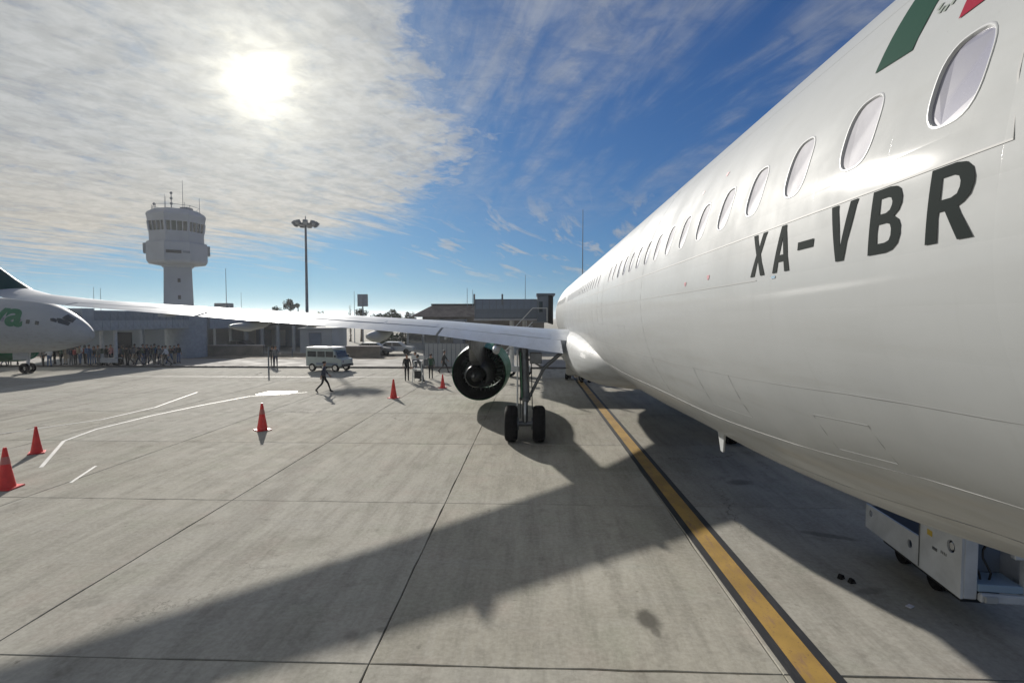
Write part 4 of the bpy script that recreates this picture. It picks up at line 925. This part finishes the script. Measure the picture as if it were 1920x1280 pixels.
for y_ in (35.27, 36.03): G().tube((-.05,y_,3.85),(-3.6,y_,.05),.04,None,6).tube((-.05,y_,4.75),(-3.6,y_,.95),.025,None,6).tube((.9,y_,4.75),(-.05,y_,4.75),.025,None,6).tube((.9,y_,3.85),(.9,y_,4.75),.025,None,6).mk('stair_rail', M['gearw'], stairs)

# ---------------------------------------------------------------- service unit under the belly
su = empty('ground_service_unit', (5.75, 8.3, 0), 'white steel ground service unit with round holes under the jet belly, bottom right', 'service unit')
A_ = math.atan2(.28, 2.5)
MT = Matrix.Translation((5.61, 7.15, 0)) @ Matrix.Rotation(-A_, 4, 'Z')
def L(x_, y_, z_): return MT @ Vector((x_, y_, z_))
def lbox(nm, a, b, m, par=su, bev=.012): return G().box(a, b, 1, MT).mk(nm, m, par, bev=bev)
def plate_holes(nm, y0, y1, ztop0, ztop1, z0, holes, x_=0, th=.03, m=M['gsew']):
    # side plate with true round openings (outline and holes filled by the tessellator)
    from mathutils.geometry import tessellate_polygon
    outer = [Vector((y0,z0,0)),Vector((y1,z0,0)),Vector((y1,ztop1,0)),Vector((y0,ztop0,0))]
    loops = [outer]+[[Vector((cy+r_*math.cos(-2*PI*k/20), cz+r_*math.sin(-2*PI*k/20), 0)) for k in range(20)] for (cy,cz,r_) in holes]
    tris = tessellate_polygon(loops); pts = [p for l in loops for p in l]; N = len(pts)
    vs = [L(x_, p.x, p.y) for p in pts]+[L(x_+th, p.x, p.y) for p in pts]
    fs = [tuple(t) for t in tris]+[tuple(i+N for i in reversed(t)) for t in tris]; k0 = 0
    for l in loops:
        n_ = len(l); fs += [(k0+i, k0+(i+1)%n_, N+k0+(i+1)%n_, N+k0+i) for i in range(n_)]; k0 += n_
    return G().add(vs, fs).mk(nm, m, su)
plate_holes('side_plate', 0.0, .93, 1.62, 1.62, .45, [(.22,1.06,.085)])
plate_holes('side_plate', .935, 2.5, .90, .86, .45, [(1.16,.70,.062),(2.33,.74,.055)])
lbox('end_post', (.032,.0,.45),(.20,.10,1.62), M['gsew']); lbox('end_post', (.74,.0,.45),(.86,.10,1.25), M['gsew'])
lbox('recess_back', (.203,.42,.55),(.738,.45,1.5), M['blueg']); lbox('recess_side', (.20,.105,.55),(.222,.42,1.5), M['blueg'])
lbox('lower_ledge', (.203,.0,.56),(.738,.40,.66), mat('pale blue enamel', (.26,.36,.46), .45))
lbox('bumper', (.203,-.06,.44),(.82,.02,.555), M['gsew'], bev=.02); lbox('bumper_block', (.24,-.09,.45),(.40,-.062,.54), M['bldg'])
lbox('top_plate', (.0,.0,1.622),(.86,.93,1.65), M['gsew']); lbox('rear_frame', (.032,.935,.45),(.70,2.5,.60), M['steel'])
lbox('far_plate', (.83,.102,.45),(.86,2.5,.95), M['gsew']); lbox('upper_arm', (.50,.02,1.255),(.86,.12,1.42), M['gsew'])
lbox('brace_plate', (.032,.90,.605),(.06,.93,1.60), M['steel']); lbox('roller_deck', (.05,1.0,.80),(.80,2.45,.84), M['dark'])
q_ = G(); c0 = L(.05,.22,1.06); c1 = L(.012,.22,1.06); q_.tube(c0, c1, .05, .05, 16).mk('steel_knob', M['alu'], su, True)
for (yy_, xx) in ((1.2,.42),(1.2,.66),(2.1,.42),(2.1,.66)):
    c = L(xx, yy_, .19); d = (L(1,0,0)-L(0,0,0)); G().tube(c-d*.05, c+d*.05, .19, None, 24).mk('wheel', M['rubber'], su, True)
for k in range(4):
    a = L(-.003,.38-.03*k,.93); G().box((-.004,.30+.035*k,.88),(-.001,.315+.035*k,.92),1,MT).mk('bolt_head', M['steel'], su)
for k in range(3): G().box((.62+.05*k,-.004,1.30),(.645+.05*k,-.001,1.38),1,MT).mk('small_mark', M['black'], su)
lbox('chassis', (.22,.35,.24),(.70,2.35,.447), M['black'])
for k in range(2):
    a = [L(.30+.12*k+.03*math.sin(q*1.3+k), .20+.05*math.sin(q*.9), 1.2-.09*q) for q in range(8)]; hg = G()
    for q in range(7): hg.tube(a[q], a[q+1], .014, None, 7, False)
    hg.mk('hose', M['black'], su, True)
lbox('latch', (-.012,.50,.86),(-.002,.60,.90), M['steel'], bev=.003); lbox('latch', (-.012,.50,1.30),(-.002,.60,1.34), M['steel'], bev=.003); lbox('hinge_strip', (-.010,.905,.47),(-.002,.925,1.60), M['steel'], bev=.002)
lbox('control_box', (.60,-.03,1.02),(.80,.06,1.22), M['gsew'], bev=.01); lbox('warning_label', (-.0022,.62,1.02),(-.0006,.74,1.10), mat('label yellow', (.5,.36,.05), .6), bev=0)
# small clutter
o = G().box((0,0,0),(.10,.07,.012)).mk('paper_scrap', mat('paper', (.6,.6,.66), .8)); p = onground(1706,1137); o.location = p+Vector((0,0,.004)); o.rotation_euler.z = .5; tag(o, 'small pale paper scrap on the shaded concrete below the service unit', 'litter')
for (px, py, lab, rz) in ((1577,1084,'black lump in place of a small shadow at the edge of the fuselage shadow, outer one',.5),(1597,1092,'black lump in place of a small shadow at the shadow edge, nearer the service unit',.2)):  # black lumps modelled where only small shadow pieces of the service unit fall
    p = onground(px, py); o = G().loft([[(-.05,-.035,0),(.05,-.035,0),(.015,-.035,.065),(-.015,-.035,.065)],[(-.05,.035,0),(.05,.035,0),(.015,.035,.065),(-.015,.035,.065)]]).mk('shadow_lump', M['rubber']); o.location = (p.x,p.y,0.002); o.rotation_euler.z = rz; tag(o, lab, 'shadow lump')

# ---------------------------------------------------------------- cones
def cone(px, py, h, lab, collar=True, sleeve=0):
    p = onground(px, py); t = empty('traffic_cone', (0,0,0), lab, 'cone', 'orange cones on the apron')
    r0 = h*.19
    G().prism([(-r0*1.3,-r0*1.3),(r0*1.3,-r0*1.3),(r0*1.3,r0*1.3),(-r0*1.3,r0*1.3)], 0, .035).mk('base', M['cone'], t, bev=.01)
    G().lathe([(.03,r0),(h*.45,r0*.62),(h*.97,r0*.22),(h,r0*.18),(h,.001)], (0,0,0), 'Z', 28).mk('body', M['cone'], t, True, sh=50)
    if collar: G().lathe([(h*.60,r0*.5),(h*.60,r0*.50+.008),(h*.78,r0*.335+.008),(h*.78,r0*.33)], (0,0,0), 'Z', 28).mk('collar', M['conew'] if collar == 1 else mat('worn pink collar', (.5,.16,.14), .5), t, True)
    t.location = p; t.rotation_euler.z = random.uniform(0, 1.5)
cone(12, 915, 1.0, 'nearest orange cone, cut by the left edge of the picture', 2)
cone(69, 849, .82, 'orange cone standing second from the left edge, before the white curve', 0)
cone(492, 806, 1.0, 'slim orange cone standing alone in the middle of the apron', 2)
cone(738, 746, .98, 'slim orange cone left of the engine, in front of the standing group', 0)
cone(830, 727, .80, 'small far orange cone just left of the engine', 0)
# ---------------------------------------------------------------- people: one continuous skinned body, clothes as its colours, hair as a child
def body_mesh(pose, name):
    J = {}  # joint -> (pos, radius)
    hipz = pose.get('hip', .93); lean = pose.get('lean', 0)
    def add(k, p, r): J[k] = (Vector(p), r)
    add('pelvis', (0,0,hipz), .125); add('belly', (0,lean*.3,hipz+.16), .118); add('chest', (0,lean*.7,hipz+.36), .135); add('neck', (0,lean*.95,hipz+.52), .055)
    add('jaw', (0,lean+.015,hipz+.60), .062); add('head', (0,lean+.01,hipz+.68), .088); add('crown', (0,lean,hipz+.75), .068)
    for s, sd in ((-1,'l'),(1,'r')):
        a = pose['arm_'+sd]; add('sho_'+sd, (s*.165,lean*.9,hipz+.45), .060)
        add('elb_'+sd, (s*(.20+a[2]), lean*.8+a[0], hipz+.20+a[3]), .043); add('wri_'+sd, (s*(.20+a[2]*1.3), lean*.8+a[1], hipz-.03+a[4]), .028)
        wv = J['wri_'+sd][0]; dv = (wv-J['elb_'+sd][0]).normalized(); add('pal_'+sd, wv+dv*.07, .026)
        for q in range(4):
            sp = (q-1.5)*.017; ln = (.060,.072,.068,.052)[q]; b0 = wv+dv*.10+Vector((0,sp,0)); add('fa%d_%s' % (q,sd), b0, .0085); add('fb%d_%s' % (q,sd), b0+dv*ln*.6, .0078); add('fc%d_%s' % (q,sd), b0+dv*ln+Vector((-s*.014,0,0)), .006)
        add('ta_'+sd, wv+dv*.045+Vector((0,.032,0)), .010); add('tb_'+sd, wv+dv*.085+Vector((0,.046,0)), .008)
        l = pose['leg_'+sd]; add('hip_'+sd, (s*.085,0,hipz-.05), .092)
        add('kne_'+sd, (s*.09,l[0],l[3]), .058); add('ank_'+sd, (s*.09,l[1],.085+l[2]), .042); add('toe_'+sd, (s*.10,l[1]+.15*math.cos(l[4]),.035+l[2]-.15*math.sin(l[4])*1.0 if l[4] else .035+l[2]), .036)
        add('hel_'+sd, (s*.09,l[1]-.04,.04+l[2]), .036)
    E = [('pelvis','belly'),('belly','chest'),('chest','neck'),('neck','jaw'),('jaw','head'),('head','crown')]
    for sd in 'lr':
        E += [('chest','sho_'+sd),('sho_'+sd,'elb_'+sd),('elb_'+sd,'wri_'+sd),('wri_'+sd,'pal_'+sd),('pelvis','hip_'+sd),('hip_'+sd,'kne_'+sd),('kne_'+sd,'ank_'+sd),('ank_'+sd,'toe_'+sd),('ank_'+sd,'hel_'+sd),('wri_'+sd,'ta_'+sd),('ta_'+sd,'tb_'+sd)]
        for q in range(4): E += [('pal_'+sd,'fa%d_%s'%(q,sd)),('fa%d_%s'%(q,sd),'fb%d_%s'%(q,sd)),('fb%d_%s'%(q,sd),'fc%d_%s'%(q,sd))]
    K = list(J); me = bpy.data.meshes.new(name+'_cage'); me.from_pydata([J[k][0] for k in K], [(K.index(a), K.index(b)) for a, b in E], [])
    o = bpy.data.objects.new(name+'_cage', me); COL.objects.link(o)
    md = o.modifiers.new('skin', 'SKIN'); md.use_smooth_shade = True
    for i, k in enumerate(K):
        r_ = J[k][1]; sv_ = me.skin_vertices[0].data[i]; wide = 1.25 if k in ('pelvis','belly','chest') else 1.0
        sv_.radius = (r_*wide, r_) ; sv_.use_root = (k == 'pelvis')
    o.modifiers.new('sub', 'SUBSURF').levels = 1
    dg = bpy.context.evaluated_depsgraph_get(); dg.update(); out = bpy.data.meshes.new_from_object(o.evaluated_get(dg)); out.name = name
    COL.objects.unlink(o); bpy.data.objects.remove(o)
    # face: nose, brow and ears pulled from the head surface
    hd = J['head'][0]
    for v_ in out.vertices:
        d_ = v_.co-hd
        if d_.length < .13 and d_.z > -.1:
            if d_.y > .05 and abs(d_.x) < .022 and -.05 < d_.z < .02: v_.co.y += .022
            if d_.y > .05 and .022 < abs(d_.x) < .05 and -.01 < d_.z < .04: v_.co.y -= .008
            if abs(d_.x) > .07 and abs(d_.z+.01) < .03 and abs(d_.y) < .03: v_.co.x *= 1.10
    SEG = [(a, b) for a, b in E]
    def slot(c):
        best = None
        for a, b in SEG:
            A, B = J[a][0], J[b][0]; t = max(0, min(1, (c-A).dot(B-A)/max(1e-9, (B-A).length_squared))); q = (c-(A+(B-A)*t)).length-J[a][1]*.6*(1-t)-J[b][1]*.6*t
            if best is None or q < best[0]: best = (q, a, b, t)
        q, a, b, t = best
        if b in ('jaw','head','crown') or (b == 'neck' and t > .75): return 2
        if b.startswith(('pal','fa','fb','fc','ta','tb')) or (b.startswith('wri') and t > .86): return 2
        if b.startswith(('toe','hel')): return 3
        if b.startswith(('kne','ank','hip')): return 1 if not (b.startswith('ank') and t > .9) else 3
        return 0
    for m_ in (CLOTH['black'], CLOTH['black'], M['skin'], M['shoe']): out.materials.append(m_)
    for p_ in out.polygons: p_.material_index = slot(p_.center); p_.use_smooth = True
    return out, hd
def hair_mesh(hd, long_=False):
    g_ = G(); N = 12; prof = []
    for k in range(7):
        t = PI*.5-PI*.62*k/6
        prof.append((math.sin(t), math.cos(t)))
    g_.lathe([(h*.098, max(.002, r_*.100)) for h, r_ in prof], (0,0,0), 'Z', N)
    vs = []
    for x_, y_, z_ in g_.v:
        if y_ > .045 and z_ < .035: y_ = .045+ (y_-.045)*.1
        if long_ and z_ < .0 and y_ < .02: z_ -= .12
        vs.append(Vector((x_, y_*1.08-.012, z_+.012))+hd)
    me = bpy.data.meshes.new('hair'); me.from_pydata(vs, [], g_.f); me.materials.append(M['hair']); me.polygons.foreach_set('use_smooth', [True]*len(me.polygons)); return me
arm0 = (.0,.04,.03,0,0)
POSES = {
 'stand': dict(arm_l=(-.02,.03,.03,0,0), arm_r=(-.02,.05,.03,0,0), leg_l=(.02,0,0,.50,0), leg_r=(.02,-.02,0,.50,0)),
 'ease':  dict(arm_l=(.02,.20,.05,0,.22), arm_r=(-.03,.03,.02,0,0), leg_l=(.06,.08,0,.50,0), leg_r=(.0,-.05,0,.49,0), lean=.02),
 'phone': dict(arm_l=(.05,.24,-.03,0,.40), arm_r=(.03,.22,-.05,0,.36), leg_l=(.02,0,0,.50,0), leg_r=(.04,.04,0,.50,0), lean=.03),
 'walk':  dict(arm_l=(.10,.26,.02,.02,.06), arm_r=(-.14,-.18,.02,.02,.03), leg_l=(-.05,-.38,.07,.49,.7), leg_r=(.22,.34,.01,.50,0), lean=.05, hip=.89),
 'bend':  dict(arm_l=(.12,.34,.02,-.02,.05), arm_r=(.14,.36,.02,-.02,.03), leg_l=(.05,-.12,0,.49,0), leg_r=(.10,.12,0,.49,0), lean=.28, hip=.88),
}
BM = {k: body_mesh(p, 'person_'+k) for k, p in POSES.items()}
HR = {(k, l): hair_mesh(BM[k][1], l) for k in BM for l in (False, True)}
BAG = None
def person(pose, x_, y_, rz, top, bot, label, group=None, h=1.7, bag=None, longh=False, hat=None):
    me = BM[pose][0]; o = bpy.data.objects.new('person', me); COL.objects.link(o); WL[o] = Vector((0,0,0))
    o.material_slots[0].link = 'OBJECT'; o.material_slots[0].material = CLOTH[top]; o.material_slots[1].link = 'OBJECT'; o.material_slots[1].material = CLOTH[bot]
    hm = bpy.data.objects.new('hair', HR[(pose, longh)]); COL.objects.link(hm); hm.parent = o
    if hat: G().lathe([(.0,.112),(.02,.11),(.07,.10),(.10,.05),(.105,.002)], BM[pose][1]+Vector((0,-.01,.03)), 'Z', 14).box(tuple(BM[pose][1]+Vector((-.07,.07,.03))), tuple(BM[pose][1]+Vector((.07,.18,.045)))).mk('cap', CLOTH[hat], o, True)
    if bag:
        b_ = tag(G().box((-.15,-.34,1.0),(.15,-.155,1.42)).mk('backpack', CLOTH[bag], o, bev=.04), None)
    s_ = h/1.70; o.location = (x_, y_, 0); o.rotation_euler.z = rz; o.scale = (s_, s_, s_)
    return tag(o, label, 'person', group)
# the queue beneath the parked jet and on towards the tower
rnd = random.Random(11)
tops = ['black','navy','grey','white','green','blue','red','beige','brown','pink','teal','yellow']; bots = ['black','navy','grey','blue','beige']
used = set(); qs = []
pxs = [4,15,30,78,90,100,112,121,131,139,148,157,165,174,182,190,197,206,213,221,228,236,243,251,259,266,274,281,288,296,303,310,318,326,333]
pal = ['black','navy','black','grey','white','black','green','grey','navy','black','white','black','blue','black','grey','teal','black','pink','white','navy','green','black','grey','black','black','green','navy','black','teal','black','grey','white','black','navy','black']
for i, px in enumerate(pxs):
    Y = 43.6+2.6*(px/340)+rnd.uniform(-1.1,1.3)
    if px < 40: Y = rnd.uniform(43, 45)
    p = at(px, 600, Y); tp = pal[i]
    cand = [(tp, b, g_) for b in bots for g_ in (None,'red','blue','black','grey','beige','green') if (tp, b, g_) not in used]; rnd.shuffle(cand); c = cand[0]; used.add(c)
    lh = rnd.random() < .4; hgt = rnd.uniform(1.60, 1.82)
    lab = 'passenger in %s top, %s trousers%s, %s' % (tp, c[1], (', %s backpack' % c[2]) if c[2] else ', no bag', 'queueing under parked jet' if px < 185 else 'queueing near tower')
    person(rnd.choice(['stand','ease','phone','stand','walk']), p.x, Y, rnd.choice([PI/2, -PI/2, PI/2, 0, PI])+rnd.uniform(-.5,.5), tp, c[1], lab, 'passengers queueing by the parked jet', hgt, c[2], lh)
# walker in the open
p = onground(607, 736); person('walk', p.x, p.y, R(-62), 'navy', 'black', 'person walking alone across the open apron in front of the white van', h=1.78, hat=None)
# group at the boarding stand
p = onground(763, 714); person('stand', p.x, p.y, R(200), 'black', 'black', 'person in black at the left of the group by the white stand', 'people standing left of the engine', 1.76, 'black')
p = onground(776, 708); person('ease', p.x, p.y+.5, R(160), 'navy', 'navy', 'person in navy behind the white stand', 'people standing left of the engine', 1.74)
p = onground(792, 716); person('bend', p.x, p.y, R(95), 'grey', 'grey', 'person in grey leaning towards the white stand', 'people standing left of the engine', 1.80, 'grey')
p = onground(808, 710); person('stand', p.x, p.y, R(20), 'green', 'black', 'person in green top standing right of the white stand', 'people standing left of the engine', 1.70)
p = onground(832, 699); person('walk', p.x, p.y, R(-80), 'black', 'black', 'person in black walking alone closest to the engine', 'people standing left of the engine', 1.74)
p = onground(511, 686); person('stand', p.x, p.y, R(40), 'black', 'black', 'person in dark clothes at the kerb below the wing, left one of two', 'people at the kerb', 1.72)
p = onground(517, 689); person('ease', p.x, p.y, R(220), 'grey', 'navy', 'person in grey top at the kerb below the wing, right one of two', 'people at the kerb', 1.78)
p = onground(1099, 704); person('stand', p.x-.3, 40.5, R(220), 'white', 'black', 'worker in white top far off beneath the wing root', None, 1.7)
# white-framed stand among the group
p = onground(784, 716); bs = empty('boarding_stand', (0,0,0), 'white framed boarding stand with a white top panel amid the group', 'stand')
for q in (-.32,.32):
    for r_ in (-.25,.25): G().tube((q,r_,0),(q*.8,r_*.7,1.35),.028,None,8).mk('leg', M['vanw'], bs)
G().box((-.42,-.05,1.45),(.42,.02,1.72)).mk('top_panel', M['vanw'], bs, bev=.02); G().box((-.34,-.22,.80),(.34,.22,.86)).mk('shelf', M['vanw'], bs)
G().box((-.2,-.16,.25),(.2,.16,.72)).mk('equipment_case', M['black'], bs, bev=.02); G().tube((0,0,1.35),(0,0,1.47),.03).box((-.27,-.18,1.32),(.27,.18,1.36)).mk('post', M['mast'], bs)
bs.location = p
# pale van
V_ = empty('service_van', (0,0,0), 'pale green service van with white roof parked beyond the walker', 'van')
prof = [(-1.58,.42),(1.50,.42),(1.58,.60),(1.56,.95),(1.18,1.05),(.92,1.62),(.80,1.68),(-1.50,1.68),(-1.60,1.55)]
G().loft([[(x_,y_,z_) for x_, z_ in prof] for y_ in (-.78,.78)]).mk('body', M['vang'], V_, bev=.04)
G().box((-1.60,-.80,1.70),(.90,.80,1.86)).mk('roof', M['vanw'], V_, bev=.05)
for (a, c) in ((-1.42,-.62),(-.54,.12),(.20,.86)):
    for sd in (-1, 1): G().box((a,sd*.79-.008,1.12),(c,sd*.79+.008,1.56)).mk('side_window', M['darkglass'], V_, bev=.006)
G().add([(1.20,-.68,1.10),(1.20,.68,1.10),(.975,.66,1.58),(.975,-.66,1.58)], [(0,1,2,3)]).mk('windscreen', M['darkglass'], V_)
for sd in (-1, 1):
    for x_ in (-1.02, 1.02):
        t_ = G().lathe([(-.10,.18),(-.10,.27),(-.06,.31),(.06,.31),(.10,.27),(.10,.18)], (x_, sd*.72, .31), 'Y', 24).mk('wheel', M['rubber'], V_, True); G().lathe([(-.09,.001),(-.095,.18),(.095,.18),(.09,.001)], (x_, sd*.72, .31), 'Y', 18).mk('rim', M['alu'], t_, True)
    G().tube((1.575,sd*.55,.80),(1.595,sd*.55,.80),.10,None,14).mk('headlight', M['glassw'], V_); G().box((-1.62,sd*.62-.08,.80),(-1.597,sd*.62+.08,1.02)).mk('tail_light', M['red'], V_)
    G().box((1.0,sd*.86-.05,1.12),(1.12,sd*.86+.05,1.28)).mk('wing_mirror', M['black'], V_)
G().box((-1.60,-.74,.40),(1.6,.74,.46)).mk('underbody', M['dark'], V_); G().box((1.56,-.72,.42),(1.66,.72,.58)).mk('front_bumper', M['dark'], V_, bev=.02)
G().box((-.62,-.815,.52),(1.25,-.80,.68)).mk('side_stripe', M['blueg'], V_)
p = onground(610, 697); V_.location = (p.x, p.y+.9, 0); V_.rotation_euler.z = R(-14)
# parked silver car beyond the kerb
def car(px, Y, rz, m, lab):
    c = empty('parked_car', (0,0,0), lab, 'car', 'cars parked beyond the kerb')
    pr = [(-2.1,.35),(2.1,.35),(2.15,.62),(2.0,.82),(1.15,.90),(.45,1.38),(-1.0,1.40),(-1.75,.95),(-2.12,.88)]
    G().loft([[(x_,y_,z_) for x_, z_ in pr] for y_ in (-.84,.84)]).mk('body', m, c, bev=.06)
    for sd in (-1, 1):
        G().add([(.95,sd*.846,.93),(.38,sd*.846,1.32),(-.22,sd*.846,1.33),(-.22,sd*.846,.93)], [(0,1,2,3)]).mk('side_window', M['darkglass'], c); G().add([(-.30,sd*.846,.93),(-.30,sd*.846,1.33),(-.95,sd*.846,1.33),(-1.5,sd*.846,.95)], [(0,1,2,3)]).mk('side_window', M['darkglass'], c)
        for x_ in (-1.3, 1.3): G().lathe([(-.11,.001),(-.11,.25),(-.07,.32),(.07,.32),(.11,.25),(.11,.001)], (x_, sd*.78, .32), 'Y', 20).mk('wheel', M['rubber'], c, True)
    c.location = (at(px, 650, Y).x, Y, 0); c.rotation_euler.z = rz
car(742, 60.5, .06, M['silver'], 'silver car parked beyond the kerb, left of the standing group'); car(700, 58.5, .1, M['steel'], 'dark car mostly hidden behind the low brown wall')
car(455, 63.0, .0, mat('car paint dark', (.05,.055,.06), .3, coat=.5), 'dark car parked in front of the open shelter')
# tug beneath the forward fuselage
tg = empty('baggage_tug', (0,0,0), 'small beige tug standing past the main landing gear beneath the wing root', 'tug')
G().box((-.7,-.5,.32),(.7,.5,.80)).mk('body', mat('beige enamel', (.42,.40,.34), .5), tg, bev=.05); G().box((-.7,-.5,.805),(-.15,.5,1.30)).mk('hood', MATS['beige enamel'], tg, bev=.05)
for q in (-.45,.45): G().tube((.62,q,.8),(.55,q,1.75),.025,None,6).tube((-.2,q,1.3),(-.2,q,1.75),.025,None,6).mk('canopy_post', M['mast'], tg)
G().box((-.3,-.52,1.752),(.7,.52,1.80)).mk('canopy', M['vanw'], tg, bev=.02); G().box((.15,-.35,.802),(.5,.35,.95)).mk('seat', M['black'], tg, bev=.03)
for sd in (-1, 1):
    for x_ in (-.48, .48): G().lathe([(-.09,.001),(-.09,.2),(-.05,.26),(.05,.26),(.09,.2),(.09,.001)], (x_, sd*.45, .26), 'Y', 18).mk('wheel', M['rubber'], tg, True)
p = onground(1078, 711); tg.location = (p.x, p.y, 0); tg.rotation_euler.z = R(75)
# bollards and posts
for (px, py, hpx, lab) in ((548, 668, 14, 'short dark bollard on the pale road beyond the kerb'), (504, 700, 50, 'slim grey post at the kerb, left of the two people there'), (795, 690, 60, 'thin pole rising behind the boarding stand')):
    p = onground(px, py); h_ = hpx/_f*p.y; o = G().tube((p.x,p.y,0),(p.x,p.y,h_),.06,.05,10).ball((p.x,p.y,h_),.06,8).mk('bollard' if hpx < 20 else 'marker_post', M['mast'], None, True); tag(o, lab, 'bollard' if hpx < 20 else 'post')
bpy.context.view_layer.update()
